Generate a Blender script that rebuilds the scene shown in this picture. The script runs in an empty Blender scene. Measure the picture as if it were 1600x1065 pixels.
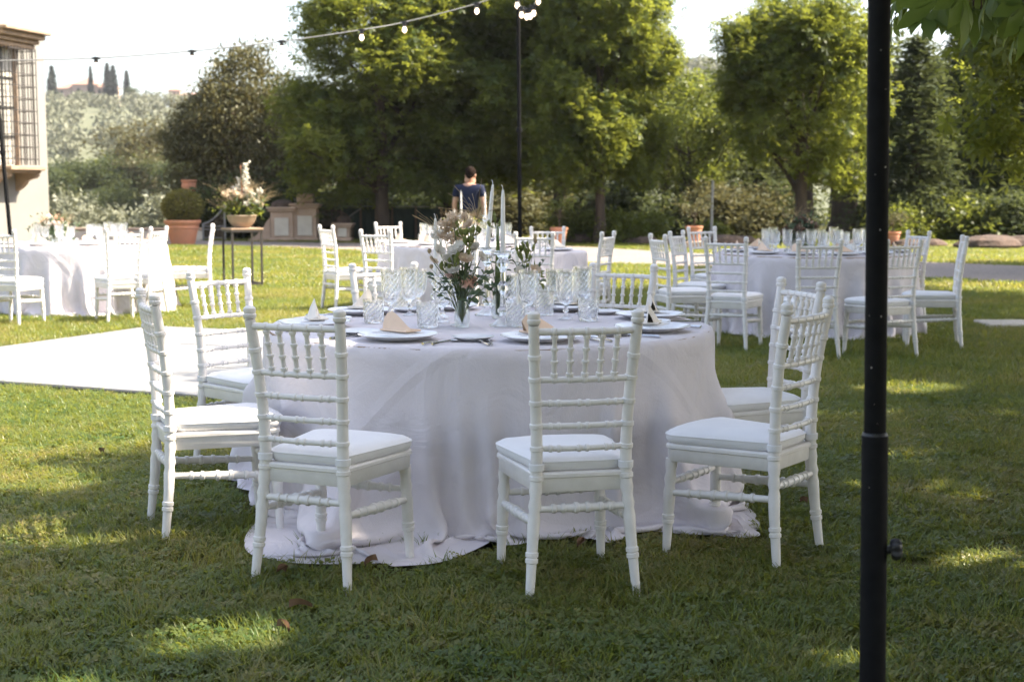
import bpy, math, random
import numpy as np
from mathutils import Vector, Matrix

R = math.radians
S = bpy.context.scene
col = S.collection
rng = np.random.default_rng(7)
random.seed(7)

# ------------------------------------------------------------------ camera, sky, sun, exposure
CAM_H, PITCH, FPX = 1.345, R(6.08), 2222.0
cd = bpy.data.cameras.new('camera')
cd.lens, cd.sensor_width, cd.sensor_fit = 50.0, 36.0, 'HORIZONTAL'
cd.clip_start, cd.clip_end = 0.1, 3000
cd.dof.use_dof, cd.dof.focus_distance, cd.dof.aperture_fstop = True, 5.3, 5.0
cam = bpy.data.objects.new('camera', cd)
cam.location, cam.rotation_euler = (0, 0, CAM_H), (R(90) - PITCH, 0, 0)
col.objects.link(cam); S.camera = cam

SUN_EL, SUN_AZ = R(47), R(87)          # azimuth measured from the view direction towards the right
sd = Vector((math.sin(SUN_AZ) * math.cos(SUN_EL), math.cos(SUN_AZ) * math.cos(SUN_EL), math.sin(SUN_EL)))
w = bpy.data.worlds.new('World'); S.world = w; w.use_nodes = True
wn = w.node_tree; bg = wn.nodes['Background']
sky = wn.nodes.new('ShaderNodeTexSky')
sky.sky_type = 'NISHITA'; sky.sun_disc = False
sky.sun_elevation, sky.sun_rotation = SUN_EL, SUN_AZ
sky.air_density, sky.dust_density, sky.ozone_density = 1.0, 3.0, 1.0
hs_ = wn.nodes.new('ShaderNodeHueSaturation'); hs_.inputs['Saturation'].default_value = 0.72   # hazy, milky summer sky
wn.links.new(sky.outputs[0], hs_.inputs['Color']); wn.links.new(hs_.outputs[0], bg.inputs[0]); bg.inputs[1].default_value = 0.11
sl = bpy.data.lights.new('sun', 'SUN'); sl.energy, sl.angle, sl.color = 4.3, R(0.53), (1.0, 0.88, 0.68)
sun = bpy.data.objects.new('sun', sl); sun.rotation_euler = sd.to_track_quat('Z', 'Y').to_euler()
sun.location = (10, 6, 30); col.objects.link(sun)
vs = S.view_settings
S.display_settings.display_device = 'sRGB'
vs.view_transform, vs.look, vs.exposure, vs.gamma, vs.use_curve_mapping = 'Standard', 'None', 2.10, 1.0, False
cy = S.cycles
cy.max_bounces, cy.diffuse_bounces, cy.glossy_bounces = 10, 4, 4
cy.transmission_bounces, cy.transparent_max_bounces, cy.volume_bounces = 8, 12, 0
cy.sample_clamp_indirect = 6.0
cy.caustics_reflective = False
cy.use_denoising = True

# ------------------------------------------------------------------ helpers
def at(px, py, Y):
    """world point seen at photo pixel (px, py) when it stands at depth Y"""
    dx, dy = (px - 800) / FPX, (532.5 - py) / FPX
    d = Vector((dx, math.cos(PITCH) + dy * math.sin(PITCH), -math.sin(PITCH) + dy * math.cos(PITCH)))
    t = Y / d.y
    return Vector((d.x * t, Y, CAM_H + d.z * t))

def ground(px, py, z=0.0):
    dx, dy = (px - 800) / FPX, (532.5 - py) / FPX
    d = Vector((dx, math.cos(PITCH) + dy * math.sin(PITCH), -math.sin(PITCH) + dy * math.cos(PITCH)))
    t = (z - CAM_H) / d.z
    return Vector((d.x * t, d.y * t, z))

def frame_from(d):
    d = Vector(d).normalized()
    a = Vector((0, 0, 1)) if abs(d.z) < 0.9 else Vector((1, 0, 0))
    u = d.cross(a).normalized()
    return u, d.cross(u).normalized()

class MB:
    """collects shapes; build() links them as one mesh object"""
    def __init__(s): s.v, s.f = [], []
    def add(s, vs_, fs):
        o = len(s.v); s.v += [tuple(p) for p in vs_]; s.f += [tuple(i + o for i in f) for f in fs]; return s
    def box(s, c, size, rot=None, bev=0.0):
        x, y, z = [k / 2 for k in size]
        if bev:
            b = min(bev, x * .9, y * .9, z * .9)
            pts = []
            for zz, ins in ((-z, b), (-z + b, 0), (z - b, 0), (z, b)):
                X, Y = x - ins, y - ins
                pts += [(-X, -Y, zz), (X, -Y, zz), (X, Y, zz), (-X, Y, zz)]
            fs = [(3, 2, 1, 0), (12, 13, 14, 15)]
            for k in range(3):
                for i in range(4):
                    fs.append((k*4+i, k*4+(i+1) % 4, k*4+4+(i+1) % 4, k*4+4+i))
        else:
            pts = [(-x,-y,-z),(x,-y,-z),(x,y,-z),(-x,y,-z),(-x,-y,z),(x,-y,z),(x,y,z),(-x,y,z)]
            fs = [(3,2,1,0),(4,5,6,7),(0,1,5,4),(1,2,6,5),(2,3,7,6),(3,0,4,7)]
        M = rot if rot is not None else Matrix.Identity(3)
        return s.add([M @ Vector(p) + Vector(c) for p in pts], fs)
    def tube(s, pts, rad, n=8, cap=True):
        pts = [Vector(p) for p in pts]
        if not hasattr(rad, '__len__'): rad = [rad] * len(pts)
        vs_, fs = [], []
        d0 = (pts[1] - pts[0]).normalized(); u, v = frame_from(d0)
        for i, p in enumerate(pts):
            d = (pts[min(i+1, len(pts)-1)] - pts[max(i-1, 0)])
            if d.length > 1e-9:
                d.normalize()
                u = (u - d * u.dot(d)); u = u.normalized() if u.length > 1e-6 else frame_from(d)[0]
                v = d.cross(u)
            for k in range(n):
                a = 2 * math.pi * k / n
                vs_.append(p + (u * math.cos(a) + v * math.sin(a)) * rad[i])
        for i in range(len(pts) - 1):
            for k in range(n):
                k2 = (k + 1) % n
                fs.append((i*n+k, i*n+k2, i*n+n+k2, i*n+n+k))
        if cap:
            fs.append(tuple(range(n - 1, -1, -1))); fs.append(tuple((len(pts)-1)*n + k for k in range(n)))
        return s.add(vs_, fs)
    def lathe(s, prof, n=20, c=(0, 0, 0), mod=None, cap=True):
        """prof: list of (radius, z); mod(theta, i) scales the radius"""
        vs_, fs = [], []
        for i, (r, z) in enumerate(prof):
            for k in range(n):
                a = 2 * math.pi * k / n
                q = r * (mod(a, i, k) if mod else 1)
                vs_.append((c[0] + q * math.cos(a), c[1] + q * math.sin(a), c[2] + z))
        for i in range(len(prof) - 1):
            for k in range(n):
                k2 = (k + 1) % n
                fs.append((i*n+k, i*n+k2, i*n+n+k2, i*n+n+k))
        if cap:
            if prof[0][0] > 1e-4: fs.append(tuple(range(n - 1, -1, -1)))
            if prof[-1][0] > 1e-4: fs.append(tuple((len(prof)-1)*n + k for k in range(n)))
        return s.add(vs_, fs)
    def ball(s, c, r, n=10, m=7, sc=(1, 1, 1), jit=0.0, seed=0):
        rr = random.Random(seed); vs_, fs = [], []
        for i in range(m + 1):
            t = math.pi * i / m
            for k in range(n):
                a = 2 * math.pi * k / n
                q = r * (1 + (rr.uniform(-jit, jit) if 0 < i < m else 0))
                vs_.append((c[0] + q*sc[0]*math.sin(t)*math.cos(a), c[1] + q*sc[1]*math.sin(t)*math.sin(a), c[2] - q*sc[2]*math.cos(t)))
        for i in range(m):
            for k in range(n):
                k2 = (k + 1) % n
                fs.append((i*n+k, i*n+k2, i*n+n+k2, i*n+n+k))
        return s.add(vs_, fs)
    def mesh(s, name, m, smooth=True):
        me = bpy.data.meshes.new(name); me.from_pydata(s.v, [], s.f); me.update()
        if m: me.materials.append(m)
        if smooth:
            me.polygons.foreach_set('use_smooth', [True] * len(me.polygons))
            try: me.set_sharp_from_angle(angle=R(38))
            except Exception: pass
        return me
    def build(s, name, m, parent=None, smooth=True):
        return obj(name, s.mesh(name, m, smooth), parent)

def obj(name, data, parent=None, loc=(0, 0, 0), rz=0.0):
    o = bpy.data.objects.new(name, data); col.objects.link(o)
    o.location = loc; o.rotation_euler = (0, 0, rz)
    if parent: o.parent = parent
    return o

def tag(o, label=None, cat=None, group=None, kind=None):
    if label: o['label'] = label
    if cat: o['category'] = cat
    if group: o['group'] = group
    if kind: o['kind'] = kind
    return o

def thing(name, label, cat, loc=(0, 0, 0), rz=0.0, group=None):
    return tag(obj(name, None, None, loc, rz), label, cat, group)

KIDS = {}
def kids(o):
    return KIDS.get(o.name) or list(o.children)

def dup(root, loc, rz=0.0, label=None, group=None, scale=None, rot=None):
    r = root.copy(); col.objects.link(r); r.location = loc
    r.rotation_euler = rot if rot else (0, 0, rz)
    if scale is not None: r.scale = (scale,) * 3 if not hasattr(scale, '__len__') else scale
    if label: r['label'] = label
    if group: r['group'] = group
    for ch in kids(root):
        c = ch.copy(); col.objects.link(c); c.parent = r
        for g in kids(ch):
            d = g.copy(); col.objects.link(d); d.parent = c
    return r

def np_mesh(name, V, F, m, tint=None, smooth=False):
    """V (N,3), F (M,k) faces of one size"""
    V = np.asarray(V, np.float32); F = np.asarray(F, np.int32)
    me = bpy.data.meshes.new(name)
    me.vertices.add(len(V)); me.vertices.foreach_set('co', V.ravel())
    k = F.shape[1]
    me.loops.add(F.size); me.loops.foreach_set('vertex_index', F.ravel())
    me.polygons.add(len(F)); me.polygons.foreach_set('loop_start', np.arange(0, F.size, k, dtype=np.int32))
    if smooth: me.polygons.foreach_set('use_smooth', np.ones(len(F), bool))
    if tint is not None:
        a = me.attributes.new('tint', 'FLOAT', 'POINT'); a.data.foreach_set('value', np.asarray(tint, np.float32))
    me.update(calc_edges=True)
    if m: me.materials.append(m)
    return me

# ------------------------------------------------------------------ materials
def nodes(name):
    m = bpy.data.materials.new(name); m.use_nodes = True
    nt = m.node_tree; return m, nt, nt.nodes['Principled BSDF'], nt.nodes['Material Output']

def ramp(nt, fac, stops):
    r = nt.nodes.new('ShaderNodeValToRGB'); e = r.color_ramp.elements
    while len(e) < len(stops): e.new(0.5)
    for k, (p, c) in enumerate(stops): e[k].position = p; e[k].color = (*c, 1)
    nt.links.new(fac, r.inputs[0]); return r.outputs[0]

def noise(nt, scale, detail=4, coord='Object', rough=0.6, dist=0.0, stretch=None):
    if coord == 'World': src = nt.nodes.new('ShaderNodeNewGeometry').outputs['Position']
    else: src = nt.nodes.new('ShaderNodeTexCoord').outputs[coord]
    if stretch:
        mp = nt.nodes.new('ShaderNodeMapping'); mp.inputs['Scale'].default_value = stretch
        nt.links.new(src, mp.inputs[0]); src = mp.outputs[0]
    n = nt.nodes.new('ShaderNodeTexNoise'); n.inputs['Scale'].default_value = scale
    n.inputs['Detail'].default_value = detail; n.inputs['Roughness'].default_value = rough
    n.inputs['Distortion'].default_value = dist
    nt.links.new(src, n.inputs['Vector']); return n.outputs['Fac']

def bump(nt, h, strength, dist, bsdf):
    b = nt.nodes.new('ShaderNodeBump'); b.inputs['Strength'].default_value = strength
    b.inputs['Distance'].default_value = dist; nt.links.new(h, b.inputs['Height'])
    nt.links.new(b.outputs[0], bsdf.inputs['Normal'])

def surf(name, c1, c2=None, rough=0.5, scale=8, bmp=0.0, bscale=None, bdist=0.01, metal=0.0, lo=.35, hi=.7, coord='Object', spec=0.5, stretch=None, sheen=0.0):
    m, nt, b, out = nodes(name)
    b.inputs['Roughness'].default_value = rough; b.inputs['Metallic'].default_value = metal
    b.inputs['Specular IOR Level'].default_value = spec
    if sheen: b.inputs['Sheen Weight'].default_value = sheen
    if c2 is None: c2 = tuple(k * .88 for k in c1)
    nt.links.new(ramp(nt, noise(nt, scale, 5, coord, stretch=stretch), [(lo, c2), (hi, c1)]), b.inputs['Base Color'])
    if bmp: bump(nt, noise(nt, bscale or scale * 4, 6, coord, stretch=stretch), bmp, bdist, b)
    return m

def leafmat(name, stops, trans=0.42, tcol=(0.30, 0.34, 0.035), rough=0.45, spec=0.35, nscale=0.9):
    """foliage: tint attribute + position noise pick the colour; light also passes through"""
    m, nt, b, out = nodes(name)
    at_ = nt.nodes.new('ShaderNodeAttribute'); at_.attribute_name = 'tint'
    mx = nt.nodes.new('ShaderNodeMath'); mx.operation = 'MULTIPLY_ADD'
    nt.links.new(noise(nt, nscale, 3), mx.inputs[0]); mx.inputs[1].default_value = 0.5
    h = nt.nodes.new('ShaderNodeMath'); h.operation = 'MULTIPLY'; nt.links.new(at_.outputs['Fac'], h.inputs[0]); h.inputs[1].default_value = 0.5
    nt.links.new(h.outputs[0], mx.inputs[2])
    c = ramp(nt, mx.outputs[0], stops)
    nt.links.new(c, b.inputs['Base Color']); b.inputs['Roughness'].default_value = rough; b.inputs['Specular IOR Level'].default_value = spec
    t = nt.nodes.new('ShaderNodeBsdfTranslucent')
    k = nt.nodes.new('ShaderNodeMix'); k.data_type = 'RGBA'; k.inputs[0].default_value = 0.6
    nt.links.new(c, k.inputs[6]); k.inputs[7].default_value = (*tcol, 1); nt.links.new(k.outputs[2], t.inputs[0])
    s = nt.nodes.new('ShaderNodeMixShader'); s.inputs[0].default_value = trans
    nt.links.new(b.outputs[0], s.inputs[1]); nt.links.new(t.outputs[0], s.inputs[2]); nt.links.new(s.outputs[0], out.inputs[0])
    return m

def glassmat(name, tint=(0.97, 0.99, 1.0), clear=0.45, rough=0.0):
    m, nt, b, out = nodes(name)
    g = nt.nodes.new('ShaderNodeBsdfGlass'); g.inputs['Color'].default_value = (*tint, 1); g.inputs['IOR'].default_value = 1.48; g.inputs['Roughness'].default_value = rough
    t = nt.nodes.new('ShaderNodeBsdfTransparent'); t.inputs[0].default_value = (*tint, 1)
    s = nt.nodes.new('ShaderNodeMixShader'); s.inputs[0].default_value = clear
    nt.links.new(g.outputs[0], s.inputs[1]); nt.links.new(t.outputs[0], s.inputs[2]); nt.links.new(s.outputs[0], out.inputs[0])
    nt.nodes.remove(b); return m

M = {}
M['chair'] = surf('white_chair_paint', (.82, .79, .775), (.73, .70, .68), .38, 14, .08, 60, .002)
M['cushion'] = surf('white_cushion_fabric', (.80, .79, .80), (.74, .73, .75), .9, 5, .25, 9, .02, spec=.2, sheen=.2)
M['plate'] = surf('white_porcelain', (.78, .78, .79), (.75, .75, .77), .12, 6)
M['napkin'] = surf('peach_napkin', (.78, .60, .46), (.72, .54, .41), .9, 9, .15, 120, .002, spec=.2)
M['napkin_white'] = surf('ivory_napkin', (.80, .74, .66), (.75, .69, .62), .9, 9, .15, 120, .002, spec=.2)
M['steel'] = surf('polished_steel', (.72, .72, .72), (.6, .6, .6), .18, 20, metal=1.0)
M['crystal'] = glassmat('crystal_glass', (0.99, 0.995, 1.0), .30)
M['water_glass'] = glassmat('clear_vase_glass', (0.97, 0.985, 0.985), .55)
M['wax'] = surf('candle_wax', (.80, .79, .76), (.77, .76, .73), .45, 6)
M['black_metal'] = surf('black_powder_coat', (.006, .006, .007), (.010, .010, .011), .7, 30, .1, 200, .001, spec=.1)
M['black_plastic'] = surf('black_plastic', (.012, .013, .016), (.02, .02, .024), .45, 30)
M['terracotta'] = surf('terracotta', (.56, .24, .14), (.47, .22, .14), .85, 6, .3, 30, .01)
M['stone_pink'] = surf('pinkish_sandstone', (.52, .38, .29), (.40, .29, .22), .9, 3, .5, 14, .03)
M['stucco'] = surf('cream_stucco', (.245, .238, .226), (.22, .214, .204), .9, 1.2, .15, 40, .004)
M['plaster_panel'] = surf('pale_plaster', (.62, .57, .50), (.54, .49, .43), .9, 4, .2, 30, .005)
M['sandstone'] = surf('brown_sandstone', (.40, .28, .19), (.26, .19, .14), .9, 4, .5, 20, .02)
M['iron'] = surf('dark_wrought_iron', (.035, .035, .04), (.06, .05, .045), .6, 20, metal=.3)
M['rust_iron'] = surf('weathered_iron', (.10, .07, .06), (.15, .10, .07), .7, 20, metal=.2)
M['bark'] = surf('tree_bark', (.085, .060, .045), (.040, .030, .024), .95, 6, .9, 18, .04, stretch=(1, 1, .25))
M['rock'] = surf('reddish_rock', (.12, .078, .060), (.06, .045, .038), .95, 3, .8, 10, .05)
M['slab'] = surf('white_floor_panel', (.225, .225, .23), (.20, .20, .205), .6, 2.5, .05, 40, .002)
M['floor_edge'] = surf('black_floor_edging', (.02, .02, .02), (.03, .03, .03), .6, 10)
M['soil'] = surf('potting_soil', (.06, .045, .035), (.04, .03, .025), 1, 30, .5, 60, .01)
M['bowl'] = surf('clay_bowl', (.42, .31, .23), (.36, .27, .20), .8, 8, .2, 40, .004)
M['roof'] = surf('pinkish_roof_tiles', (.36, .21, .16), (.28, .17, .14), .9, .5)
M['villa'] = surf('faded_pink_plaster', (.50, .37, .31), (.46, .34, .29), .9, .3)
M['shutter'] = surf('dark_window', (.06, .06, .06), (.04, .04, .04), .3, 3)
M['window_glass'] = surf('curtained_window', (.55, .53, .49), (.47, .45, .42), .15, 2)
M['plum'] = surf('navy_cotton', (.022, .028, .060), (.016, .020, .045), .9, 30, .2, 60, .004, spec=.2)
M['trousers'] = surf('dark_trousers', (.02, .02, .024), (.014, .014, .017), .9, 30)
M['skin'] = surf('skin', (.48, .28, .20), (.43, .24, .17), .55, 10)
M['hair'] = surf('dark_brown_hair', (.018, .010, .007), (.010, .006, .005), .9, 40, .5, 90, .01, spec=.1)
M['netting'] = surf('green_shade_net', (.022, .045, .040), (.015, .032, .03), .9, 30)
M['wire'] = surf('pale_cable', (.25, .25, .25), (.2, .2, .2), .6, 20)
M['cord'] = M['black_plastic']
M['dead_leaf'] = surf('brown_dead_leaf', (.20, .11, .06), (.13, .075, .04), .8, 30)

def linen():
    m, nt, b, out = nodes('lilac_linen')
    nt.links.new(ramp(nt, noise(nt, 3, 5), [(.3, (.64, .595, .625)), (.7, (.69, .645, .675))]), b.inputs['Base Color'])
    b.inputs['Roughness'].default_value = .95; b.inputs['Specular IOR Level'].default_value = .15
    b.inputs['Sheen Weight'].default_value = .15
    h = nt.nodes.new('ShaderNodeMath'); h.operation = 'MULTIPLY_ADD'
    big = noise(nt, 3.2, 5, dist=1.6, rough=.5); fine = noise(nt, 260, 2, stretch=(1, 1, .35))
    nt.links.new(fine, h.inputs[0]); h.inputs[1].default_value = .06; nt.links.new(big, h.inputs[2])
    cr = nt.nodes.new('ShaderNodeAttribute'); cr.attribute_name = 'tint'          # pressed fold lines
    h2 = nt.nodes.new('ShaderNodeMath'); h2.operation = 'MULTIPLY_ADD'; nt.links.new(cr.outputs['Fac'], h2.inputs[0]); h2.inputs[1].default_value = .28; nt.links.new(h.outputs[0], h2.inputs[2])
    bump(nt, h2.outputs[0], .5, .03, b)
    return m
M['linen'] = linen()

def bulbmat():
    m, nt, b, out = nodes('warm_bulb')
    b.inputs['Base Color'].default_value = (.9, .8, .7, 1)
    b.inputs['Emission Color'].default_value = (1, .74, .5, 1); b.inputs['Emission Strength'].default_value = 1.3
    return m
M['bulb'] = bulbmat()

CH = [(.25, (.036, .064, .018)), (.5, (.070, .105, .026)), (.75, (.115, .145, .034)), (.95, (.20, .19, .05))]
M['chestnut_leaf'] = leafmat('chestnut_leaf', CH, .52, (.42, .44, .05))
M['near_leaf'] = leafmat('near_chestnut_leaf', [(.2, (.07, .12, .025)), (.8, (.12, .17, .04))], .45, (.26, .32, .05), nscale=6)
M['oak_leaf'] = leafmat('holm_oak_leaf', [(.25, (.050, .056, .024)), (.55, (.10, .10, .045)), (.85, (.165, .15, .075))], .25, (.25, .2, .06))
M['dark_leaf'] = leafmat('dark_evergreen_leaf', [(.25, (.026, .038, .020)), (.6, (.054, .070, .036)), (.9, (.095, .11, .055))], .35, (.18, .21, .06), rough=.65, spec=.15)
M['light_leaf'] = leafmat('light_green_leaf', [(.25, (.05, .075, .018)), (.6, (.10, .13, .03)), (.9, (.17, .18, .05))], .45, (.35, .38, .05))
M['grove_leaf'] = leafmat('olive_grove_leaf', [(.25, (.16, .17, .12)), (.9, (.22, .22, .16))], .2, (.2, .2, .12), nscale=.1, spec=.1)
M['olive_leaf'] = leafmat('olive_leaf', [(.25, (.15, .16, .115)), (.6, (.22, .23, .165)), (.9, (.28, .28, .20))], .2, (.25, .25, .1))
M['grey_leaf'] = leafmat('greyish_shrub_leaf', [(.25, (.06, .065, .035)), (.6, (.105, .11, .06)), (.9, (.17, .155, .10))], .3, (.25, .22, .08), rough=.65, spec=.15)
M['box_leaf'] = leafmat('boxwood_leaf', [(.25, (.09, .10, .025)), (.6, (.17, .16, .04)), (.9, (.27, .21, .07))], .35, (.3, .25, .04), nscale=4)
M['cypress_leaf'] = leafmat('cypress_leaf', [(.25, (.012, .022, .016)), (.9, (.04, .055, .035))], .1, (.05, .06, .02))
M['eucalyptus'] = leafmat('eucalyptus_leaf', [(.25, (.065, .105, .060)), (.9, (.14, .19, .11))], .3, (.15, .2, .08), nscale=20)
M['stem'] = leafmat('green_stem', [(.25, (.09, .13, .04)), (.9, (.17, .20, .06))], .2, (.2, .25, .06), nscale=20)
M['bud'] = leafmat('yellow_green_bud', [(.25, (.17, .20, .05)), (.9, (.32, .30, .11))], .3, (.35, .35, .1), nscale=30)
M['white_petal'] = leafmat('white_petal', [(.25, (.70, .66, .58)), (.9, (.84, .82, .78))], .35, (.8, .74, .62), nscale=20)
M['cream_petal'] = leafmat('cream_petal', [(.25, (.66, .52, .38)), (.9, (.80, .70, .56))], .35, (.7, .55, .4), nscale=20)
M['peach_petal'] = leafmat('peach_petal', [(.25, (.78, .50, .38)), (.9, (.86, .66, .55))], .35, (.8, .4, .25), nscale=20)
M['pink_petal'] = leafmat('pale_pink_petal', [(.25, (.70, .48, .42)), (.9, (.80, .64, .58))], .35, (.8, .5, .4), nscale=20)
M['straw'] = leafmat('dry_straw', [(.25, (.42, .33, .20)), (.9, (.62, .52, .36))], .35, (.6, .5, .3), nscale=20)
M['bronze_leaf'] = leafmat('bronze_leaf', [(.25, (.09, .06, .045)), (.9, (.22, .15, .11))], .25, (.3, .16, .08), nscale=20)

def grassmat():
    m, nt, b, out = nodes('lawn_grass')
    oi = nt.nodes.new('ShaderNodeObjectInfo')
    n1 = noise(nt, .55, 4, 'World'); n2 = noise(nt, 5.0, 3, 'World')
    a = nt.nodes.new('ShaderNodeMath'); a.operation = 'MULTIPLY_ADD'; nt.links.new(n2, a.inputs[0]); a.inputs[1].default_value = .35
    h = nt.nodes.new('ShaderNodeMath'); h.operation = 'MULTIPLY_ADD'; nt.links.new(oi.outputs['Random'], h.inputs[0]); h.inputs[1].default_value = .3; nt.links.new(a.outputs[0], h.inputs[2])
    nt.links.new(n1, a.inputs[2])
    c = ramp(nt, h.outputs[0], [(.35, (.032, .088, .024)), (.62, (.066, .126, .030)), (.85, (.14, .168, .038)), (1.02, (.25, .21, .07))])
    nt.links.new(c, b.inputs['Base Color']); b.inputs['Roughness'].default_value = .40; b.inputs['Specular IOR Level'].default_value = .5
    t = nt.nodes.new('ShaderNodeBsdfTranslucent')
    k = nt.nodes.new('ShaderNodeMix'); k.data_type = 'RGBA'; k.inputs[0].default_value = .55
    nt.links.new(c, k.inputs[6]); k.inputs[7].default_value = (.53, .54, .065, 1); nt.links.new(k.outputs[2], t.inputs[0])
    s = nt.nodes.new('ShaderNodeMixShader'); s.inputs[0].default_value = .42
    nt.links.new(b.outputs[0], s.inputs[1]); nt.links.new(t.outputs[0], s.inputs[2]); nt.links.new(s.outputs[0], out.inputs[0])
    return m
M['grass'] = grassmat()

def lawnmat():
    m, nt, b, out = nodes('lawn_soil_and_turf')
    n = noise(nt, .5, 5, 'World'); f = noise(nt, 14, 4, 'World')
    a = nt.nodes.new('ShaderNodeMath'); a.operation = 'MULTIPLY_ADD'; nt.links.new(f, a.inputs[0]); a.inputs[1].default_value = .5; nt.links.new(n, a.inputs[2])
    nt.links.new(ramp(nt, a.outputs[0], [(.45, (.045, .058, .016)), (.75, (.13, .12, .026)), (1.0, (.24, .19, .05))]), b.inputs['Base Color'])
    b.inputs['Roughness'].default_value = 1; bump(nt, noise(nt, 40, 4, 'World'), .8, .04, b)
    return m
M['lawn'] = lawnmat()
M['hill'] = surf('dry_hill_grass', (.12, .125, .075), (.09, .10, .055), 1, .04, coord='World')
def gravelmat():
    m, nt, b, out = nodes('pale_gravel')
    v = nt.nodes.new('ShaderNodeTexVoronoi'); v.inputs['Scale'].default_value = 26
    nt.links.new(nt.nodes.new('ShaderNodeNewGeometry').outputs['Position'], v.inputs['Vector'])
    mx = nt.nodes.new('ShaderNodeMix'); mx.data_type = 'RGBA'; mx.inputs[0].default_value = .5
    nt.links.new(ramp(nt, v.outputs['Color'], [(0, (.16, .135, .125)), (1, (.34, .29, .265))]), mx.inputs[6])
    nt.links.new(ramp(nt, noise(nt, .6, 4, 'World'), [(.35, (.22, .185, .17)), (.7, (.29, .245, .225))]), mx.inputs[7])
    nt.links.new(mx.outputs[2], b.inputs['Base Color']); b.inputs['Roughness'].default_value = .95
    bump(nt, v.outputs['Distance'], .8, .03, b)
    return m
M['gravel'] = gravelmat()

# ------------------------------------------------------------------ terrain
def path_edges(x):
    near = np.interp(x, [-40, -16, -8.5, -5.2, -2.6, 1.16, 2.7, 6.7, 13, 40], [36, 35.2, 34.4, 33.0, 30.4, 26.2, 25.2, 21.1, 14.5, 6])
    far = np.interp(x, [-40, -16, -8.5, -5.9, 1.5, 4.5, 8.1, 15, 40], [40, 38.5, 37.4, 36.4, 33.7, 29.0, 25.9, 19.0, 10])
    return near, far

def terrain_z(x, y):
    x = np.asarray(x, float); y = np.asarray(y, float)
    base = -4.2 * np.clip((y - 43) / 22, 0, 1) ** 1.2 * np.clip((4 - x) / 12, 0, 1)
    up = 1 / (1 + np.exp(-(y - 250) / 60.0)) * 33
    ridge = 1 + .08 * np.sin(x / 70.0 + 1.0) + .05 * np.sin(x / 31.0)
    z = base + np.where(y > 70, up * ridge - 1 / (1 + np.exp(180 / 60.0)) * 33, 0)
    z = z - np.clip(y - 420, 0, None) * .12
    return z

def build_terrain():
    xs = np.unique(np.concatenate([np.linspace(-400, -40, 30), np.linspace(-40, 40, 54), np.linspace(40, 500, 30)]))
    ys = np.unique(np.concatenate([np.linspace(-60, 42, 40), np.linspace(42, 110, 40), np.linspace(110, 700, 70)]))
    X, Y = np.meshgrid(xs, ys); Z = terrain_z(X, Y)
    nx, ny = len(xs), len(ys)
    V = np.stack([X.ravel(), Y.ravel(), Z.ravel()], 1)
    i = np.arange(nx - 1)[None] + np.arange(ny - 1)[:, None] * nx
    F = np.stack([i, i + 1, i + 1 + nx, i + nx], -1).reshape(-1, 4)
    cy_ = V[F].mean(1)[:, 1]
    a = F[cy_ < 52]; h = F[cy_ >= 52]
    tag(obj('lawn', np_mesh('lawn', V, a, M['lawn'], smooth=True)), kind='structure')
    tag(obj('hill', np_mesh('hill', V, h, M['hill'], smooth=True)), kind='structure')
build_terrain()

xs = np.linspace(-40, 40, 81); ne, fa = path_edges(xs)
V = np.concatenate([np.stack([xs, ne + .12 * np.sin(xs * 2.3), xs * 0 + .012], 1), np.stack([xs, fa, xs * 0 + .012], 1)])
F = np.array([(i, i + 1, 82 + i, 81 + i) for i in range(80)])
tag(obj('gravel_path', np_mesh('gravel_path', V, F, M['gravel'])), kind='structure')

# ------------------------------------------------------------------ foliage generators
def rot_batch(n, r, up_bias=None):
    """n random rotation matrices"""
    q = r.normal(size=(n, 4)); q /= np.linalg.norm(q, axis=1, keepdims=True)
    a, b, c, d = q.T
    return np.stack([np.stack([1-2*(c*c+d*d), 2*(b*c-a*d), 2*(b*d+a*c)], -1),
                     np.stack([2*(b*c+a*d), 1-2*(b*b+d*d), 2*(c*d-a*b)], -1),
                     np.stack([2*(b*d-a*c), 2*(c*d+a*b), 1-2*(b*b+c*c)], -1)], 1)

def yaw_tilt(n, r, tilt):
    """rotations: random yaw then a limited random tilt"""
    yaw = r.uniform(0, 2*np.pi, n); ta = r.uniform(0, 2*np.pi, n); tt = np.abs(r.normal(0, tilt, n))
    ax = np.stack([np.cos(ta), np.sin(ta), ta*0], 1)
    c, s = np.cos(tt), np.sin(tt)
    x, y = ax[:, 0], ax[:, 1]; z0 = x*0
    Rt = np.stack([np.stack([c+x*x*(1-c), x*y*(1-c), y*s], -1), np.stack([x*y*(1-c), c+y*y*(1-c), -x*s], -1), np.stack([-y*s, x*s, c], -1)], 1)
    cz, sz = np.cos(yaw), np.sin(yaw)
    Rz = np.stack([np.stack([cz, -sz, z0], -1), np.stack([sz, cz, z0], -1), np.stack([z0, z0, z0+1], -1)], 1)
    return Rt @ Rz

def leaf_simple(l=1.0, wd=.5, bend=.15):
    V = np.array([(0, 0, 0), (l*.45, wd/2, bend*l*.4), (l, 0, -bend*l), (l*.45, -wd/2, bend*l*.4)])
    return V, np.array([(0, 1, 2, 3)])

def leaf_palmate(k=5, droop=.45):
    Vs, Fs = [], []
    for i in range(k):
        a = (i - (k-1)/2) * (5.2 / k)
        ln = 1.0 - .28 * abs(i - (k-1)/2) / ((k-1)/2)
        c, s = math.cos(a), math.sin(a)
        pts = [(0, 0, 0), (.62*ln, .17*ln, -.12*ln), (ln, 0, -droop*ln), (.62*ln, -.17*ln, -.12*ln)]
        o = len(Vs)
        Vs += [(x*c - y*s, x*s + y*c, z) for x, y, z in pts]; Fs.append((o, o+1, o+2, o+3))
    return np.array(Vs), np.array(Fs)

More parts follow.
